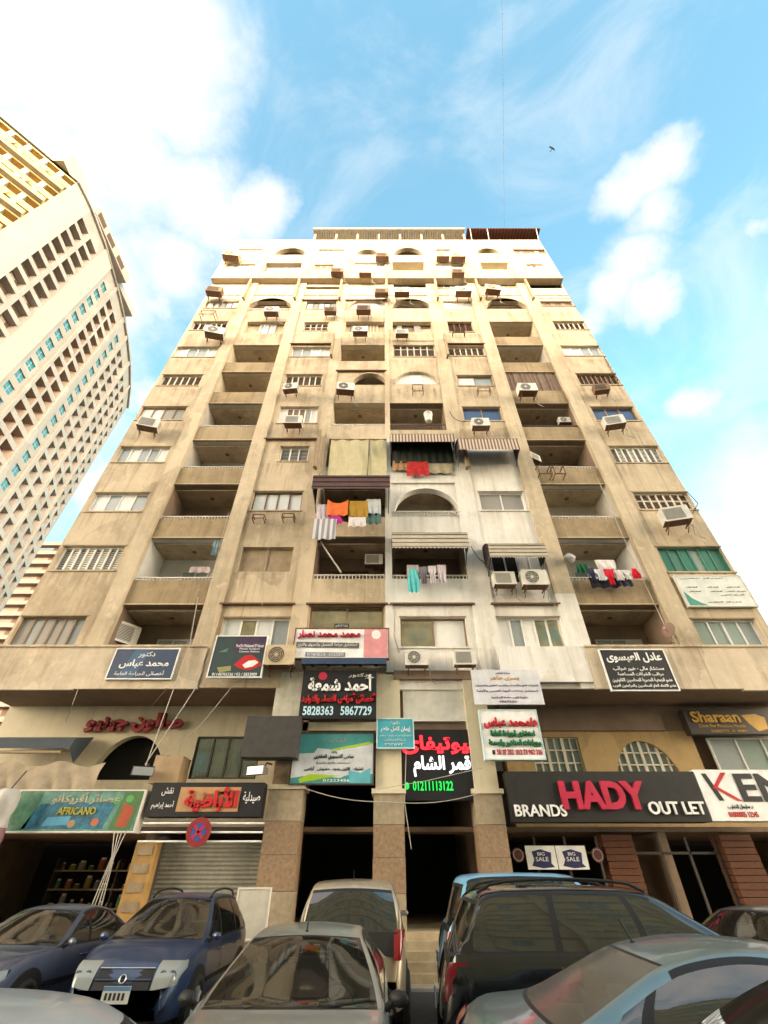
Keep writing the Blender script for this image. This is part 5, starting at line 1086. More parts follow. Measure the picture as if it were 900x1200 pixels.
# goods inside the two shops
t = thing('fruit_shelf', 'dim shelf of jars and fruit inside the dark juice shop', 'shelf', (-9.3, FD + 4.6, .012)); m = MB()
for k in range(4): m.box(-2.2, 2.2, 0, .45, .45 + .5 * k, .49 + .5 * k, M['wood_board'])
for x in (-2.2, 0, 2.16): m.box(x, x + .04, .0, .45, 0, 2.3, M['iron'])
m.build('rack', t)
cs = [(.3, .08, .03), (.3, .22, .04), (.06, .2, .06), (.2, .12, .06), (.28, .27, .2)]
for k in range(4):
    m = MB()
    for i in range(13):
        x = -2.0 + i * .33 + random.uniform(-.04, .04); r = random.uniform(.05, .13); h = random.uniform(.12, .38)
        m.cyl((x, .22, .491 + .5 * k), (0, 0, 1), r, h * .8, col('goods %d' % ((i * 3 + k) % 5), cs[(i * 3 + k) % 5]), 10); m.cyl((x, .22, .491 + .5 * k + h * .8), (0, 0, 1), r * .7, h * .2, M['rail'], 10)
    o = m.build('jar_row', t); o['kind'] = 'stuff'
t = thing('clothes_rail', 'rail of dark hanging clothes inside the fashion shop', 'clothes rail', (4.9, FD + 2.0, .012)); m = MB(); m.tube([(-1.2, 0, 0), (-1.2, 0, 1.7), (1.2, 0, 1.7), (1.2, 0, 0)], .025, ALU_ if False else M['alu'], 6); m.build('rail', t)
m = MB()
for i in range(17):
    x = -1.1 + i * .135; c = col('clothes %d' % (i % 4), [(.2, .03, .05), (.05, .07, .16), (.3, .28, .25), (.12, .14, .1)][i % 4]); m.grid([[(x + .02 * sin(j), -.24 + .06 * j + 0, 1.62 - .0 * z - z * (1.0 + .1 * sin(i * 2.3))) for j in range(9)] for z in (0, .5, 1)], c)
o = m.build('garment', t); o['kind'] = 'stuff'
# ------------------------------------------------------------------ curved tower on the left
TW = thing('apartment_tower', 'tall curved pale tower with columns of deep openings and teal windows', 'building', (-58, 40, 0))
TO = Vector(TW.location)
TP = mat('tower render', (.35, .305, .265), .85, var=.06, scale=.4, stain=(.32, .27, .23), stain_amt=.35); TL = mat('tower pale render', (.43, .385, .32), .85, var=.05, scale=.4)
TY = mat('tower sunlit ochre', (.60, .42, .17), .85, var=.08, scale=.5); TB = plain('tower shade', (.10, .062, .042), .9, var=.3); TT = plain('tower teal glass', (.03, .22, .26), .12, spec=.8); TBE = plain('tower balcony soffit', (.35, .26, .2), .9)
ZT = 100.0; TH = 3.2
PLAN = [(-62.5, 8.0), (-56.2, 22.6), (-55.9, 26.3), (-56.4, 33), (-57.6, 40), (-59.0, 46.5), (-60.9, 53), (-63.2, 59.5), (-66.2, 66.3), (-69.6, 72.6)]
def seg_at(Y):
    P = PLAN[1:]
    for i in range(len(P) - 1):
        (xa, ya), (xb, yb) = P[i], P[i + 1]
        if ya <= Y <= yb + 1e-6:
            a = (Y - ya) / (yb - ya); return Vector((xa + (xb - xa) * a, Y)), Vector((xb - xa, yb - ya)).normalized()
    return Vector(PLAN[-1]), Vector((-.45, .9)).normalized()
cols = [(28.4, 2.7, 'open'), (31.9, 2.7, 'open'), (39.2, 1.9, 'teal'), (42.9, 2.6, 'balc'), (46.0, 2.6, 'balc'), (50.6, 1.9, 'teal'), (54.2, 2.1, 'open'), (57.2, 2.1, 'open'), (60.8, 2.2, 'open'), (64.0, 2.2, 'open'), (67.3, 2.0, 'open'), (70.3, 2.0, 'open')]
tw = MB(); tw_pale = MB(); pieces = []
def tquad(mb, p, q, z0, z1, m, inset=0.0, d=None):
    n = Vector((q.y - p.y, -(q.x - p.x))).normalized(); p2, q2 = p - n * inset, q - n * inset
    mb.face([(p2.x - TO.x, p2.y - TO.y, z0), (q2.x - TO.x, q2.y - TO.y, z0), (q2.x - TO.x, q2.y - TO.y, z1), (p2.x - TO.x, p2.y - TO.y, z1)], m); return n, p2, q2
bounds = [22.6]; segs = []
for (c, w, k) in cols:
    segs.append((bounds[-1], c - w / 2, None)); segs.append((c - w / 2, c + w / 2, k)); bounds.append(c + w / 2)
segs.append((bounds[-1], 72.6, None))
NF = 31
for (ya, yb, k) in segs:
    steps = 1 if k else max(1, int((yb - ya) / 2.2) + 1)
    for s in range(steps):
        p, _ = seg_at(ya + (yb - ya) * s / steps); q, _ = seg_at(ya + (yb - ya) * (s + 1) / steps)
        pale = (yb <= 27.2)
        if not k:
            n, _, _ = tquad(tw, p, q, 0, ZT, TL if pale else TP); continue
        zlo_h, zhi_h = {'open': (.75, 2.95), 'balc': (.95, 3.0), 'teal': (.9, 2.7)}[k]; dep = {'open': 1.1, 'balc': 1.5, 'teal': .25}[k]
        top = NF - 1 if k != 'open' or ya > 35 else NF - 1
        for f in range(NF + 1):
            z = f * TH
            if f >= top: tquad(tw, p, q, z, min(ZT, z + TH) if f < NF else ZT, TP); continue
            tquad(tw, p, q, z, z + zlo_h, TP); tquad(tw, p, q, z + zhi_h, z + TH, TP)
            n = Vector((q.y - p.y, -(q.x - p.x))).normalized(); a, b = p - TO.xy, q - TO.xy; a2, b2 = a - n * dep, b - n * dep
            l = z + zlo_h; h = z + zhi_h; rv = TBE if k == 'balc' else TP
            tw.face([(a.x, a.y, h), (b.x, b.y, h), (b2.x, b2.y, h), (a2.x, a2.y, h)], rv); tw.face([(a.x, a.y, l), (a2.x, a2.y, l), (b2.x, b2.y, l), (b.x, b.y, l)], rv)
            tw.face([(a.x, a.y, l), (a.x, a.y, h), (a2.x, a2.y, h), (a2.x, a2.y, l)], rv); tw.face([(b.x, b.y, l), (b2.x, b2.y, l), (b2.x, b2.y, h), (b.x, b.y, h)], rv)
            pieces.append((-(a2 + TO.xy).length + z * .2, a2, b2, l, h, k, n))
# ledges between the storey groups, a projecting line of balconies
for (ya, yb) in [(33.6, 37.2), (41.0, 41.6), (47.6, 48.6), (52.0, 52.8), (58.6, 59.4), (65.4, 65.9)]:
    K = 3
    for s in range(K):
        p, d = seg_at(ya + (yb - ya) * s / K); q, _ = seg_at(ya + (yb - ya) * (s + 1) / K); n = Vector((q.y - p.y, -(q.x - p.x))).normalized(); o = .35
        for (zz0, zz1) in [(0, ZT)]:
            tquad(tw, p + n * o, q + n * o, zz0, zz1, TL if ya < 38 else TP)
    p, _ = seg_at(ya); q, _ = seg_at(yb); n = Vector((q.y - p.y, -(q.x - p.x))).normalized()
    for e in (p, q): a = e - TO.xy; b = a + n * .35; tw.face([(a.x, a.y, 0), (b.x, b.y, 0), (b.x, b.y, ZT), (a.x, a.y, ZT)], TP)
# string courses that follow the curve
for zz in (ZT - .6,):
    pts = [seg_at(22.6 + (72.6 - 22.6) * i / 30)[0] for i in range(31)]
    for i in range(30):
        p, q = pts[i], pts[i + 1]; n = Vector((q.y - p.y, -(q.x - p.x))).normalized(); a, b = p - TO.xy, q - TO.xy; o = .45
        A, B_ = a + n * o, b + n * o
        tw.face([(A.x, A.y, zz), (B_.x, B_.y, zz), (B_.x, B_.y, zz + .6), (A.x, A.y, zz + .6)], TP); tw.face([(a.x, a.y, zz), (b.x, b.y, zz), (B_.x, B_.y, zz), (A.x, A.y, zz)], TP)
# the back of the tower and its roof
far = Vector(PLAN[-1]); loop = [Vector(p) for p in PLAN[1:]] + [Vector((-84, 66)), Vector((-84, 11.5)), Vector((-66.5, 11.5))]
L = [p - TO.xy for p in loop]
for i in range(len(PLAN) - 2, len(L) - 1): tw.face([(L[i].x, L[i].y, 0), (L[i + 1].x, L[i + 1].y, 0), (L[i + 1].x, L[i + 1].y, ZT), (L[i].x, L[i].y, ZT)], TP)
tw.face([(p.x, p.y, ZT) for p in L], TP)
# front with balconies, its warm sunlight put into the ochre colour
p, q = Vector((-66.5, 11.5)), Vector((-56.2, 22.6)); d = (q - p).normalized(); n = Vector((d.y, -d.x)); ln = (q - p).length
def lp(s, o, z): r = p + d * s + n * o - TO.xy; return (r.x, r.y, z)
och = MB()
for f in range(NF):
    z = f * TH; zz = min(ZT, z + TH)
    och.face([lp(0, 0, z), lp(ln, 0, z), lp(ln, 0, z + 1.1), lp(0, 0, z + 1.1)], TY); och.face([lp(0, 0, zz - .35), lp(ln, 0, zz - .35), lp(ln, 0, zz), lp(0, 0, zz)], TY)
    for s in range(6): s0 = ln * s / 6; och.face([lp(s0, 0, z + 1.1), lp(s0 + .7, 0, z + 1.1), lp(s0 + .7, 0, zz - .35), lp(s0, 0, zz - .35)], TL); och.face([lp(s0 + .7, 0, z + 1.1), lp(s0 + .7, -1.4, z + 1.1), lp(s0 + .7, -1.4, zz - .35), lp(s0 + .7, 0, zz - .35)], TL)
    och.face([lp(0, 0, zz - .36), lp(ln, 0, zz - .36), lp(ln, -1.4, zz - .36), lp(0, -1.4, zz - .36)], TY); och.face([lp(0, -1.4, z), lp(ln, -1.4, z), lp(ln, -1.4, zz), lp(0, -1.4, zz)], TY)
    if f % 2: # slanting braces of the upper terraces
        for s in range(3): s0 = ln * (s + .3) / 3; och.face([lp(s0, .9, z + 1.1), lp(s0 + .35, .9, z + 1.1), lp(s0 + .35, 0, zz + 1.0), lp(s0, 0, zz + 1.0)], TY); och.face([lp(s0, .9, z + 1.1), lp(s0, 0, z + 1.1), lp(s0, 0, zz + 1.0)], TL)
        och.face([lp(0, .9, z), lp(ln, .9, z), lp(ln, .9, z + 1.1), lp(0, .9, z + 1.1)], TY); och.face([lp(0, 0, z), lp(ln, 0, z), lp(ln, .9, z), lp(0, .9, z)], TL)
        och.face([lp(ln, 0, z), lp(ln, .9, z), lp(ln, .9, z + 1.1), lp(ln, 0, z + 1.1)], TY)
och.build('terrace_front', TW); tw.build('wall', TW)
# roof blocks that stand above the edge
rb = MB(); 
def tbox(x0, x1, y0, y1, z0, z1, m): rb.box(x0 - TO.x, x1 - TO.x, y0 - TO.y, y1 - TO.y, z0, z1, m)
tbox(-66, -57.2, 19.5, 25.2, ZT, ZT + 4.5, TL); tbox(-70, -55.5, 27.5, 40.5, ZT + .01, ZT + 2.6, TP); tbox(-68, -57.3, 40.6, 47.8, ZT + .01, ZT + 1.6, TP); rb.build('roof_block', TW)
for (y, z) in [(29.2, ZT + 1.2), (32.7, ZT + 1.2), (36.8, ZT + 1.2)]: rw = MB(); rw.box(-55.495 - TO.x, -55.48 - TO.x, y - 1.2 - TO.y, y + 1.2 - TO.y, z - .8, z + .8, TB); rw.build('roof_window', TW)
# one pane or dark opening per storey and column: the nearest in view each a part, the rest together
def vis(pc):
    r, a, b, l, h, k, n = pc; c = Vector(((a.x + b.x) / 2 + TO.x, (a.y + b.y) / 2 + TO.y, (l + h) / 2 - CAMZ)); f = c.y * cos(PITCH) + c.z * sin(PITCH)
    if f <= 0: return -1e9
    u = 450 + FPX * c.x / f; v = 600 - FPX * (c.z * cos(PITCH) - c.y * sin(PITCH)) / f
    return -f if (u > -5 and v < 760) else -1e9 - f
pieces.sort(key=lambda pc: -vis(pc)); rest = MB()
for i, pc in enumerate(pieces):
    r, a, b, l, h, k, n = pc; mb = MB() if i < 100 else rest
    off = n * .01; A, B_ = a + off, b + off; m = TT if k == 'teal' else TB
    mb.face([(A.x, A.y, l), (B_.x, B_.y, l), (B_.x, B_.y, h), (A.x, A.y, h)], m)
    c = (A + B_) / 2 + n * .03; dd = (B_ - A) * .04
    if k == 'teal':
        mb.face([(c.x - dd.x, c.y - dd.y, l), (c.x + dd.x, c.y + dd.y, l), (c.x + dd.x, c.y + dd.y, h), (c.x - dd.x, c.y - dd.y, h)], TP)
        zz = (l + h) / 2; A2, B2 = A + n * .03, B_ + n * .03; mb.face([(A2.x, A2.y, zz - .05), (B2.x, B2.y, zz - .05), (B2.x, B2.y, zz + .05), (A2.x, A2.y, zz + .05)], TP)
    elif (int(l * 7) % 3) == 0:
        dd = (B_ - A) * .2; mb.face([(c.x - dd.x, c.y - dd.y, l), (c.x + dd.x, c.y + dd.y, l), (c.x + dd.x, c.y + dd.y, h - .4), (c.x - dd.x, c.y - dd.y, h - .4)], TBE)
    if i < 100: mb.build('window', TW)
o = rest.build('window', TW); o['kind'] = 'stuff'
# ------------------------------------------------------------------ slab block between tower and facade, far behind
FB = thing('slab_block', 'distant pinkish block of stacked open floor slabs between the curved tower and the facade', 'building', (-92, 104, 0)); PK = mat('far pink render', (.22, .17, .14), .9, var=.08, scale=.4)
m = MB(); m.box(-22, 10, 1.6, 16, 0, 76, PK); m.build('wall', FB)
for f in range(1, 25): m = MB(); m.box(-22, 10.2 - (f % 2) * .5, 0, 1.6, f * 3.2 - .35, f * 3.2 + .75, PK); m.build('floor_slab', FB)
for f in range(8, 24):
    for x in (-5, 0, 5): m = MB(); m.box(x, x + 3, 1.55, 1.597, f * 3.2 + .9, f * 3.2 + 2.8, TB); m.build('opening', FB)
m = MB(); m.box(-21, 9, 3, 14, 76, 77.2, PK); m.build('roof', FB); m = MB()
for x in range(-20, 10, 2): m.tube([(x, 2, 76), (x, 2, 78.6)], .07, M['rail'], 5)
m.tube([(-20, 2, 78.6), (9, 2, 78.6)], .07, M['rail'], 5); m.build('roof_rail', FB)
# ------------------------------------------------------------------ block across the street, behind the camera: it shades the lower facade
OY = -19.0; OZ = ZV(353, FD) + (FD - OY) / cos(SUN_AZ) * tan(SUN_EL)
OB = thing('facing_block', 'ochre apartment block across the street behind the parked cars', 'building', (0, OY, 0))
m = MB(); OC = mat('facing render', (.56, .45, .31), .88, var=.12, scale=.6, stain=(.4, .3, .2), stain_amt=.3); m.box(-44, 52, -14, 0, 0, OZ, OC); m.box(-44.3, 52.3, -14.3, .35, OZ - .5, OZ, OC)
for x in range(-40, 52, 8): m.box(x - .3, x + .3, .001, .4, 0, OZ - .51, OC)
for f in range(1, 15): m.box(-44, 52, .001, .25, f * 3.2 - .2, f * 3.2, OC) if f * 3.2 < OZ - 1 else None
m.build('wall', OB)
w0 = MB(); w0.box(-1.1, 1.1, 0, .06, 0, 1.5, M['pane_green']); w0.box(-1.2, 1.2, 0, .1, -.08, 0, M['rail']); w0.box(-1.2, 1.2, 0, .1, 1.5, 1.58, M['rail']); w0.box(-.03, .03, .061, .09, 0, 1.5, M['rail'])
wp = w0.build('window', OB); wp.location = (-36, .003, 4.2); 
for f in range(1, 14):
    for i, x in enumerate(range(-36, 52, 8)):
        if (f, i) == (1, 0) or f * 3.2 > OZ - 5 or f % 2 == 0 : continue
        c = wp.copy(); COL.objects.link(c); c.location = (x, .003, f * 3.2 + 1)
# ------------------------------------------------------------------ cars
CG = carglass('car glass'); CGD = carglass('dark car glass', (.05, .06, .06)); CGO = carglass('olive car glass', (.1, .13, .1), .1, .1, .22); CGR = carglass('dusty car glass', (.3, .4, .34), .22, .2)
RUB = plain('rubber', (.02, .02, .02), .85); ALU = plain('alloy', (.45, .45, .46), .35, metal=.7); TRIM = plain('car trim', (.012, .012, .013), .55); SEAT = plain('car seat', (.09, .085, .08), .9); CABIN = plain('car cabin', (.03, .03, .03), .9)
LAMP = plain('lamp lens', (.27, .29, .28), .12, spec=.8); TAIL = plain('tail lens', (.22, .008, .012), .15, spec=.8); CHR = plain('chrome', (.6, .6, .6), .15, metal=.9); PLATE = plain('plate white', (.55, .57, .55), .5); PLB = plain('plate ink', (.02, .02, .02), .5); AMB = plain('amber lens', (.5, .2, .02), .2)
def paint(name, c, metal=.3, dust=.09, rough=.34, coat=.6): return mat(name, c, rough, metal=metal, var=.08, scale=2.2, spec=.5, coat=coat, stain=tuple(min(1, x * .6 + dust) for x in c), stain_amt=.35)
def interp(xs, ys, x):
    if x <= xs[0]: return ys[0]
    for i in range(len(xs) - 1):
        if x <= xs[i + 1]: return ys[i] + (ys[i + 1] - ys[i]) * (x - xs[i]) / (xs[i + 1] - xs[i])
    return ys[-1]
def smooth_curve(xs, ys, lo, hi, r, n=240, passes=3):
    X = [lo + (hi - lo) * i / n for i in range(n + 1)]; Y = [interp(xs, ys, x) for x in X]; k = max(1, int(r / ((hi - lo) / n)))
    for _ in range(passes):
        Z = Y[:]
        for i in range(1, n):
            q = min(k, i, n - i); Z[i] = sum(Y[i - q:i + q + 1]) / (2 * q + 1)
        Y = Z
    return lambda x: interp(X, Y, x)
def car(name, label, loc, rz, pt, L=4.4, W=1.72, Ht=1.43, hood=.92, belt=.95, deck=1.0, xw=1.0, xrf=.35, xrr=-.95, xb=-1.75, roofw=.64, side_cuts=(.0,), cend=None, glass=None, sglass=None, rglass=None, rails=False, antenna=None, tail='low', mirrors=True, wiper=False, roofcrown=.05, lampin=.5, mm=None, round_=.07, lampmat=None):
    """x runs forward; hood, belt and deck are heights; xw, xrf, xrr, xb: windscreen foot, roof front, roof rear, rear window foot; cend: where the side glass ends"""
    glass = glass or CG; sglass = sglass or glass; rglass = rglass or sglass
    t = thing(name, label, 'car', loc, rz); hl = L / 2; hw = W / 2; g = .2; zr = Ht - roofcrown; mid = (xrf + xrr) / 2
    cend = xrr - .25 if cend is None else cend
    foot = deck + .02 if xb > -hl + .45 else belt - .02
    px_ = [-hl, -hl + .03, -hl + .12]; pz_ = [.5, min(deck, foot) - .3, min(deck, foot) - .07]
    if xb > -hl + .45: px_ += [-hl + .3, xb]; pz_ += [deck, foot]
    else: px_ += [max(xb, -hl + .14)]; pz_ += [foot]
    px_ += [xrr, xrr + .35, mid, xrf - .35, xrf, xw, (xw + hl) / 2 - .1, hl - .42, hl - .14, hl - .02, hl]
    pz_ += [zr - .01, zr + roofcrown * .7, zr + roofcrown, zr + roofcrown * .75, zr, belt + .03, (belt + hood) / 2 + .035, hood, hood - .12, hood - .36, .42]
    prof = smooth_curve(px_, pz_, -hl, hl, round_)
    wx = [-hl, -hl + .08, -hl + .3, -hl + .8, hl - 1.1, hl - .5, hl - .16, hl - .04, hl]; wy = [hw * .80, hw * .90, hw * .965, hw, hw, hw * .965, hw * .88, hw * .79, hw * .70]
    wid = smooth_curve(wx, wy, -hl, hl, .05)
    wt = hw * roofw / .64 * .66
    S = {-hl, -hl + .015, -hl + .04, -hl + .08, hl, hl - .015, hl - .04, hl - .08}; S |= {-hl + .12 + (L - .24) * i / 54 for i in range(55)}
    marks = [xw - .03, xw + .0, xrf, xrf + .025, xrr, xrr - .025, xb, xb + .03, cend] + [c + d for c in side_cuts for d in (-.04, .04)]
    S = {s for s in S if all(abs(s - m) > .025 for m in marks)} | set(marks); S = sorted(S)
    def shift(s):
        if s >= mid: return .15 * (min(1, (s - mid) / (xrf - mid)) if s < xw else max(.25, 1 - (s - xw) / .5 * .75))
        return -.12 * (min(1, (mid - s) / (mid - xrr)) if s > xb else max(.2, 1 - (xb - s) / .3))
    def half(s):
        w = wid(s); zc = prof(s); zb = g + (.16 if s in (S[0], S[-1]) else (.06 if s in (S[1], S[-2]) else 0)); be = min(belt, zc - .045); z2 = max(zc - .03 - .015 * (zc > belt), be + .012)
        ws = lambda z: w * .955 - (w * .955 - wt) * max(0, min(1, (z - belt) / (zr - belt))) ** 1.15
        cab = max(0, min(1, (z2 - belt) / .12)); sh = shift(s); P = [(s, 0, zb), (s, w * .8, zb), (s, w * .94, zb + .05), (s, w * .985, zb + .2), (s, w, zb + (be - zb) * .6), (s, w * .99, be - .1), (s, w * .972, be - .03)]
        P.append((s, ws(be) - .002, be)); gt = z2 - .04 * cab; tr = min(.028, (gt - be) * .3)
        P.append((s, ws(be + tr) - .004, be + tr))
        for k in (1, 2, 3, 4): z = be + tr + (gt - be - tr) * k / 4; P.append((s - sh * (k / 4) ** 2, ws(z) - .004 + .018 * sin(pi * k / 4) * cab, z))
        yc = ws(z2); P.append((s - sh, yc - .008, z2 - .008)); P.append((s - sh * .95, yc - .05, z2 + .012 + .004 * cab))
        for k in (.8, .6, .4, .2, 0): P.append((s - sh * k * k, (yc - .05) * k, z2 + .014 + (zc - z2 - .012) * (1 - k * k)))
        return P
    H = [half(s) for s in S]; n = len(H[0])
    full = [h + [(x, -y, z) for x, y, z in h[-2:0:-1]] for h in H]; nf = len(full[0])
    Bd = MB(); parts = {}; cabz = [max(0, prof(s) - belt) for s in S]
    def cls(i, j):
        jj = j if j < n - 1 else nf - 1 - j; a, b_ = S[i], S[i + 1]; m_ = (a + b_) / 2
        if 8 <= jj <= 11 and min(cabz[i], cabz[i + 1]) > .13 and m_ > cend and m_ < xw - .05:
            for c in side_cuts:
                if abs(m_ - c) < .039: return TRIM, None
            q = sum(1 for c in side_cuts if m_ < c); return sglass, ('side_window', q, j < n - 1)
        if jj in (7,) and max(cabz[i], cabz[i + 1]) > .1 and m_ > cend - .05: return TRIM, None
        if jj == 12 and max(cabz[i], cabz[i + 1]) > .2 and m_ > cend - .0 and xrr < m_ < xrf: return TRIM, None
        if jj >= 14:
            if xrf + .025 <= m_ <= xw - .03: return glass, ('windscreen', 0, 0)
            if xb + .03 <= m_ <= xrr - .025: return rglass, ('rear_window', 0, 0)
            if xrf < m_ < xw or xb < m_ < xrr: return TRIM, None
        if jj <= 1: return TRIM, None
        return pt, None
    for i in range(len(S) - 1):
        for j in range(nf):
            k = (j + 1) % nf; m_, key = cls(i, j); mb_ = Bd if key is None else parts.setdefault(key, MB())
            mb_.face([full[i][j], full[i][k], full[i + 1][k], full[i + 1][j]], m_, True)
    Bd.face(full[0], pt, True); Bd.face(full[-1][::-1], pt, True)
    weld(Bd.build('body', t))
    for key, mb_ in parts.items(): weld(mb_.build(key[0], t))
    lin = MB()
    for i in range(len(S) - 1):
        if xrr < S[i] and S[i + 1] < xrf:
            for j in range(13, nf - 13): lin.face([(x, y * .97, z - .035) for x, y, z in (full[i][j], full[i + 1][j], full[i + 1][j + 1], full[i][j + 1])], CABIN)
    weld(lin.build('headlining', t))
    axles = (hl - .82, -hl + .78); wr = .315; wb = hw * .93
    for ax in axles:
        for s in (-1, 1): tr = MB(); tr.cyl((ax, s * (hw * .90), wr + .03), (0, s, 0), wr + .075, hw * .10 + .006, TRIM, 26); tr.build('wheel_arch', t)
    for s in (-1, 1):
        tr = MB(); tr.box(-hl + 1.15, hl - 1.2, min(s * hw * .99, s * (hw + .014)), max(s * hw * .99, s * (hw + .014)), .5, .55, TRIM); tr.build('side_moulding', t)
        for c in list(side_cuts)[:2]:
            sm = MB(); sm.tube([(c - .02, s * (hw * .965), belt - .04), (c - .01, s * (hw * .988), belt - .1), (c, s * (hw * .998), .62), (c, s * (hw * .975), .36)], .006, PLB, 4); sm.build('door_seam', t)
            h_ = MB(); h_.tube([(c + .08, s * hw * .985, belt - .13), (c + .1, s * (hw + .022), belt - .13), (c + .24, s * (hw + .022), belt - .13), (c + .26, s * hw * .985, belt - .13)], .014, mm or pt, 6); h_.build('door_handle', t)
    sm = MB(); sm.tube([(hl - .46 - .1 * abs(k) ** 2, k * hw * .9, prof(hl - .46) - .004 - .03 * k * k) for k in [q / 8 - 1 for q in range(17)]], .006, PLB, 4); sm.build('bonnet_seam', t)
    def A(s, a): x = xw + .0 + (xrf - xw) * a; h_ = half(x); p = h_[14]; return Vector((p[0], s * p[1], p[2]))
    if rails:
        for s in (-1, 1):
            q = MB(); n_ = 12; x0, x1 = xrf - .15, xrr + .12; yr = s * wt * .93
            q.tube([(x0 + (x1 - x0) * i / n_, yr, prof(x0 + (x1 - x0) * i / n_) - .03 + .085 * sin(pi * i / n_) ** .3) for i in range(n_ + 1)], .018, TRIM, 6); q.build('roof_rail', t)
    # inside
    if True:
        q = MB(); q.box(xb + .1, xw - .1, -wb * .9, wb * .9, .35, belt - .33, CABIN); q.box(xw - .35, xw + .05, -wb * .9, wb * .9, belt - .33, belt - .03, CABIN)
        q.box(xb + .02, xb + .45, -wb * .88, wb * .88, belt - .3, belt - .02, CABIN); q.build('cabin_floor', t)
        for y in (-.38, .38):
            q = MB(); x0 = xrf - .45; q.box(x0 - .12, x0 + .06, y - .25, y + .25, belt - .35, belt + .18, SEAT); q.box(x0 - .1, x0 + .0, y - .13, y + .13, belt + .2, belt + .36, SEAT); q.build('seat', t)
        q = MB(); x0 = max(xb + .5, xrr - .1); q.box(x0 - .12, x0 + .05, -wb * .75, wb * .75, belt - .35, belt + .12, SEAT)
        for y in (-.4, .4): q.box(x0 - .1, x0, y - .13, y + .13, belt + .121, belt + .25, SEAT)
        q.build('rear_seat', t)
        q = MB(); q.ring((xw - .42, .36, belt - .02), (1, 0, .5), .17, .016, TRIM, 18, 6); q.build('steering_wheel', t)
    # lamps
    zl = hood - .22
    zn0, zn1 = hood - .34, hood - .1
    def nose(y, z):
        xy = xz = hl
        for i in range(200):
            x = hl - i * .005
            if xy == hl and wid(x) * .985 >= y: xy = x if i else hl - .0001
            if xz == hl and prof(x) - .02 >= z: xz = x if i else hl - .0001
        return min(xy, xz)
    def rearx(y, z):
        xy = xz = -hl
        for i in range(200):
            x = -hl + i * .005
            if xy == -hl and wid(x) * .985 >= y: xy = x + 1e-5
            if xz == -hl and prof(x) - .02 >= z: xz = x + 1e-5
        return max(xy, xz)
    for s in (-1, 1):
        q = MB(); y0 = s * hw * lampin; y1 = s * hw * .925; R_ = []; lz0, lz1 = zn0 - .01, zn1 + .03
        for j in range(6):
            b_ = j / 5; row = []
            for i in range(9):
                k = i / 8; y = y0 + (y1 - y0) * k; z = lz0 + .05 * k + (lz1 - lz0 - .05 * k) * b_; row.append((nose(abs(y), z) + .018 + .012 * sin(pi * k) * sin(pi * b_), y, z))
            R_.append(row)
        q.grid(R_, lampmat or LAMP); back = [[(x - .05, y, z) for x, y, z in r] for r in R_]; q.grid(back[::-1], CHR)
        q.grid([R_[0], back[0]], TRIM, False); q.grid([R_[-1], back[-1]], TRIM, False); q.grid([[r[0] for r in R_], [r[0] for r in back]], TRIM, False); q.grid([[r[-1] for r in R_], [r[-1] for r in back]], TRIM, False)
        o = q.build('headlight', t); q = MB()
        for k in (.3, .68): y = y0 + (y1 - y0) * k; q.cyl((nose(abs(y), (lz0 + lz1) / 2) - .03, y, (lz0 + lz1) / 2), (1, 0, 0), .055, .035, CHR, 14)
        q.build('reflector', o)
        q = MB()
        if tail == 'tall': z0, z1, ya, yb_ = belt - .34, belt + .0, hw * .76, hw * .95
        elif tail == 'mid': z0, z1, ya, yb_ = belt - .36, belt - .06, hw * .80, hw * .95
        else: z0, z1, ya, yb_ = deck - .3, deck - .1, hw * .52, hw * .95
        R_ = [[(rearx(ya + (yb_ - ya) * k / 6, z0 + (z1 - z0) * j / 4) - (.006 if j in (0, 4) else .022), s * (ya + (yb_ - ya) * k / 6), z0 + (z1 - z0) * j / 4) for k in range(7)] for j in range(5)]
        q.grid(R_, TAIL); q.grid([[(x + .08, y, z) for x, y, z in r] for r in R_][::-1], TRIM); q.build('tail_light', t)
    gr = MB(); gw = hw * lampin - .03
    gr.grid([[(nose(0, z) + .012, -gw, z), (nose(0, z) + .012, gw, z)] for z in [zn0 - .05 + (zn1 - zn0 + .02) * k / 5 for k in range(6)]], TRIM)
    for k in range(3): z = zn0 - .02 + (zn1 - zn0 - .02) * k / 2; gr.tube([(nose(0, z) + .018, -gw, z), (nose(0, z) + .018, gw, z)], .012, CHR if k == 2 else pt, 6)
    z = (zn0 + zn1) / 2 - .02; gr.ring((nose(0, z) + .03, 0, z), (1, 0, .3), .045, .012, CHR, 16, 5); gr.build('grille', t)
    for xx, s, nm in ((hl + .014, 1, 'front'), (-hl - .02, -1, 'rear')):
        zp = .52 if s > 0 else (.78 if tail == 'low' else .72); q = MB(); a, c = sorted((xx, xx + .012 * s)); q.box(a, c, -.19, .19, zp - .085, zp + .085, PLATE); e = xx + .013 * s
        a, c = sorted((e, e + .002 * s)); q.box(a, c, -.19, .19, zp + .04, zp + .083, col('plate blue', (.1, .22, .4))); 
        for k in range(5): q.box(a, c, -.15 + .06 * k, -.115 + .06 * k, zp - .05, zp + .02, PLB)
        q.build('licence_plate', t)
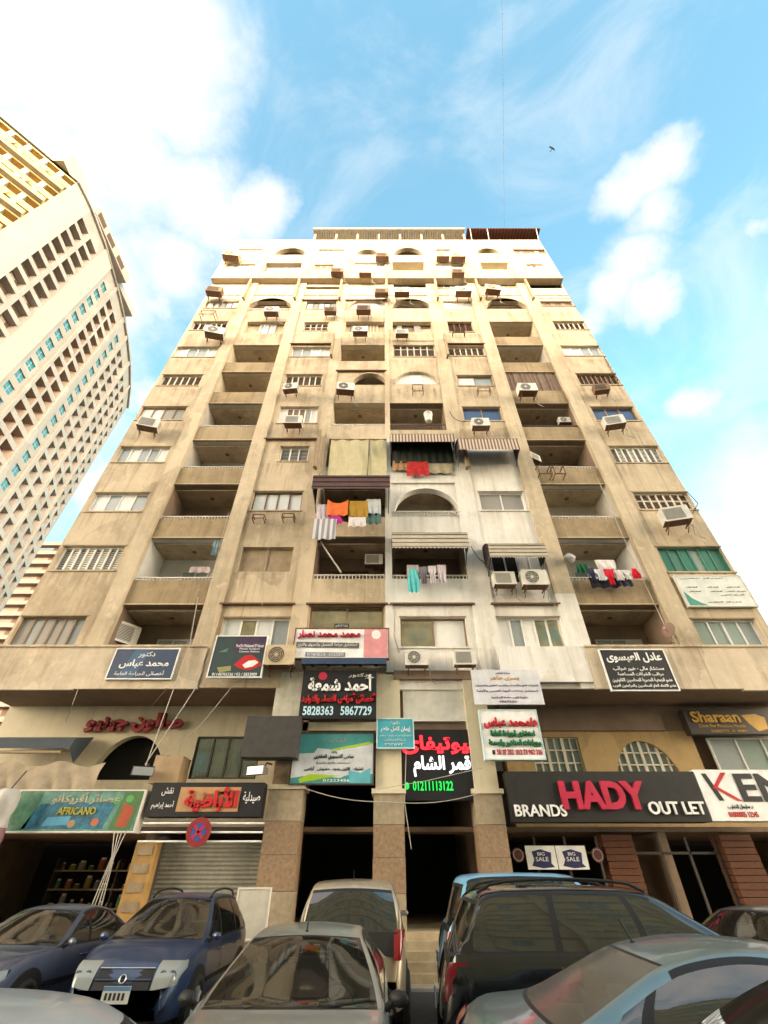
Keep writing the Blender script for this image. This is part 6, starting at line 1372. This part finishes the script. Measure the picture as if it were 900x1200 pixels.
    if mirrors:
        for s in (-1, 1):
            q = MB(); c = Vector((xw - .3, s * (hw + .075), belt + .06)); R_ = []
            for j in range(7): a = pi * j / 6; R_.append([(c.x - .05 * cos(a) + (.045 * sin(a)) * cos(2 * pi * i / 12) * .9, c.y + .085 * sin(a) ** .5 * cos(2 * pi * i / 12) * (1 if j not in (0, 6) else .9), c.z + .055 * sin(a) ** .5 * sin(2 * pi * i / 12)) for i in range(12)])
            q.grid(R_, mm or pt, True, True); q.tube([c + Vector((0, -s * .06, -.03)), Vector((xw - .28, s * hw * .93, belt - .0))], .028, TRIM)
            o = q.build('wing_mirror', t); q = MB(); q.face([(c.x - .052, c.y - .06, c.z - .038), (c.x - .052, c.y + .06, c.z - .038), (c.x - .052, c.y + .06, c.z + .038), (c.x - .052, c.y - .06, c.z + .038)], CHR); q.build('mirror_glass', o)
    if antenna is not None:
        q = MB(); zz = prof(antenna) + .0; q.cyl((antenna, 0, zz - .02), (0, 0, 1), .03, .03, TRIM, 10, .015); q.tube([(antenna, 0, zz), (antenna - .06, 0, zz + .13)], .008, TRIM, 5); q.build('antenna', t)
    if wiper:
        q = MB(); 
        for y in (-.35, .25): q.tube([A(-1, 0).lerp(A(1, 0), .5) + Vector((.1, y, .02)), A(-1, .12).lerp(A(1, .12), .5) + Vector((.1, y + .42, .03))], .009, TRIM, 5)
        q.build('wiper', t)
    for ax in axles:
        for s in (-1, 1):
            q = MB(); q.cyl((ax, s * (hw - .19), wr), (0, s, 0), wr, .2, RUB, 26); q.ring((ax, s * (hw - .0), wr), (0, 1, 0), wr - .05, .045, RUB, 26, 8); o = q.build('wheel', t)
            q = MB(); q.cyl((ax, s * (hw + .008), wr), (0, s, 0), .19, .012, ALU, 20); 
            for k in range(5): a = 2 * pi * k / 5; q.tube([(ax, s * (hw + .03), wr), (ax + .18 * cos(a), s * (hw + .022), wr + .18 * sin(a))], .024, ALU, 5)
            q.build('rim', o)
    return t
P_BLUEGREY, P_NAVY, P_SILV = paint('blue grey paint', (.085, .10, .155)), paint('navy paint', (.025, .05, .12)), paint('silver paint', (.36, .36, .33), .5)
P_GOLD, P_BLK, P_SKY = paint('pale gold paint', (.40, .33, .23), .5), paint('black paint', (.004, .0045, .006), .0, .006, .15, 1.0), paint('sky blue paint', (.16, .42, .66), .1)
P_TEAL, P_OLV, P_WHT, P_CHAR = paint('grey teal paint', (.16, .24, .27), .5), paint('dark olive paint', (.06, .065, .055)), paint('white paint', (.48, .50, .53), .0), paint('charcoal paint', (.05, .055, .07))
HP = pi / 2
car('saloon_car', 'dusty blue grey saloon car parked nose out before the juice shop', (-6.05, 10.85, 0), -HP - .06, P_BLUEGREY, L=4.4, W=1.74, Ht=1.40, hood=.83, belt=.90, deck=.98, xw=1.0, xrf=.2, xrr=-1.0, xb=-1.72, side_cuts=(-.05, -1.05), cend=-1.3, wiper=True)
car('hatchback_car', 'navy blue tall hatchback with roof rails parked nose out before the steel shutter', (-3.72, 11.0, 0), -HP, P_NAVY, L=4.05, W=1.72, Ht=1.56, hood=.90, belt=.97, deck=1.0, xw=1.2, xrf=.4, xrr=-1.45, xb=-1.88, side_cuts=(.12, -.85), cend=-1.5, rails=True, wiper=True)
car('saloon_car', 'dusty silver saloon car parked nose out in front of the gold minivan', (-.78, 6.55, 0), -HP, P_SILV, L=4.25, W=1.66, Ht=1.385, hood=.86, belt=.91, deck=.98, xw=1.32, xrf=.52, xrr=-.85, xb=-1.5, side_cuts=(.15, -.85), cend=-1.15, antenna=.42, wiper=True, mm=TRIM)
car('minivan', 'pale gold minivan with its rear window and tall red tail lights towards the street', (-.55, 12.0, 0), HP, P_GOLD, L=4.7, W=1.86, Ht=1.76, hood=1.05, belt=1.12, deck=1.16, xw=1.55, xrf=.75, xrr=-1.98, xb=-2.24, side_cuts=(.6, -.5, -1.5), cend=-1.95, glass=CG, sglass=CGD, tail='tall', roofw=.72, antenna=-1.6)
car('estate_car', 'black four wheel drive estate car with roof rails, parked broadside before the clothes shop', (3.0, 7.45, 0), -.06, P_BLK, L=4.75, W=1.80, Ht=1.70, hood=1.06, belt=1.12, deck=1.16, xw=1.15, xrf=.25, xrr=-1.98, xb=-2.26, side_cuts=(-.1, -1.05), cend=-1.98, glass=CG, sglass=CGD, tail='mid', rails=True, roofw=.72, mm=TRIM)
car('van', 'sky blue small van showing its roof behind the black estate car', (2.75, 10.7, 0), -.02, P_SKY, L=3.6, W=1.6, Ht=1.85, hood=1.1, belt=1.15, deck=1.2, xw=1.5, xrf=.75, xrr=-1.45, xb=-1.68, side_cuts=(.45, -.5), cend=-1.4, tail='mid', roofw=.74)
car('saloon_car', 'charcoal saloon car at the right edge before the brick piers', (6.55, 10.5, 0), pi + .35, P_CHAR, L=4.4, W=1.74, Ht=1.40, hood=.92, belt=.95, deck=1.0, side_cuts=(-.05, -1.1), cend=-1.35)
car('saloon_car', 'grey teal saloon car in the right foreground with a dusty rear window', (2.5, 4.4, 0), -.13, P_TEAL, L=4.25, W=1.74, Ht=1.44, hood=.90, belt=.97, deck=1.06, xw=1.25, xrf=.4, xrr=-.8, xb=-1.52, side_cuts=(.05, -.95), cend=-1.15, antenna=-.68, round_=.1, rglass=CGR)
t = car('hatchback_car', 'dark olive hatchback cut by the lower right corner, white lettering on its rear glass', (2.36, 2.35, 0), -.03, P_OLV, L=3.8, W=1.7, Ht=1.51, hood=.95, belt=.98, deck=1.02, xw=1.1, xrf=.4, xrr=-.7, xb=-1.74, side_cuts=(.05, -.6), cend=-.9, round_=.14, rglass=CGO)
lt = lettering('uuynezerr', 0, .38, 0, .06, 0, WHT, t, name='glass_lettering', depth=.004)
from mathutils.bvhtree import BVHTree
rwm = [c for c in t.children if c.name.startswith('rear_window')][0].data
bvh = BVHTree.FromPolygons([v.co.copy() for v in rwm.vertices], [tuple(p.vertices) for p in rwm.polygons])
for v in lt.data.vertices:   # white lettering stuck on the curved rear glass
    y, z, e = .60 - v.co.x, 1.24 + v.co.z, -v.co.y
    h = bvh.ray_cast(Vector((-4, y, z)), Vector((1, 0, 0)))[0]; v.co = ((h.x if h else -1.3) - .004 - e * .5, y, z)
car('saloon_car', 'white saloon car roof filling the lower left foreground', (-1.97, 1.95, 0), .03, P_WHT, L=4.2, W=1.72, Ht=1.465, hood=.93, belt=.95, deck=1.0, xw=1.65, xrf=1.12, xrr=-.75, xb=-1.5, side_cuts=(.3, -.8), cend=-1.1, round_=.12)
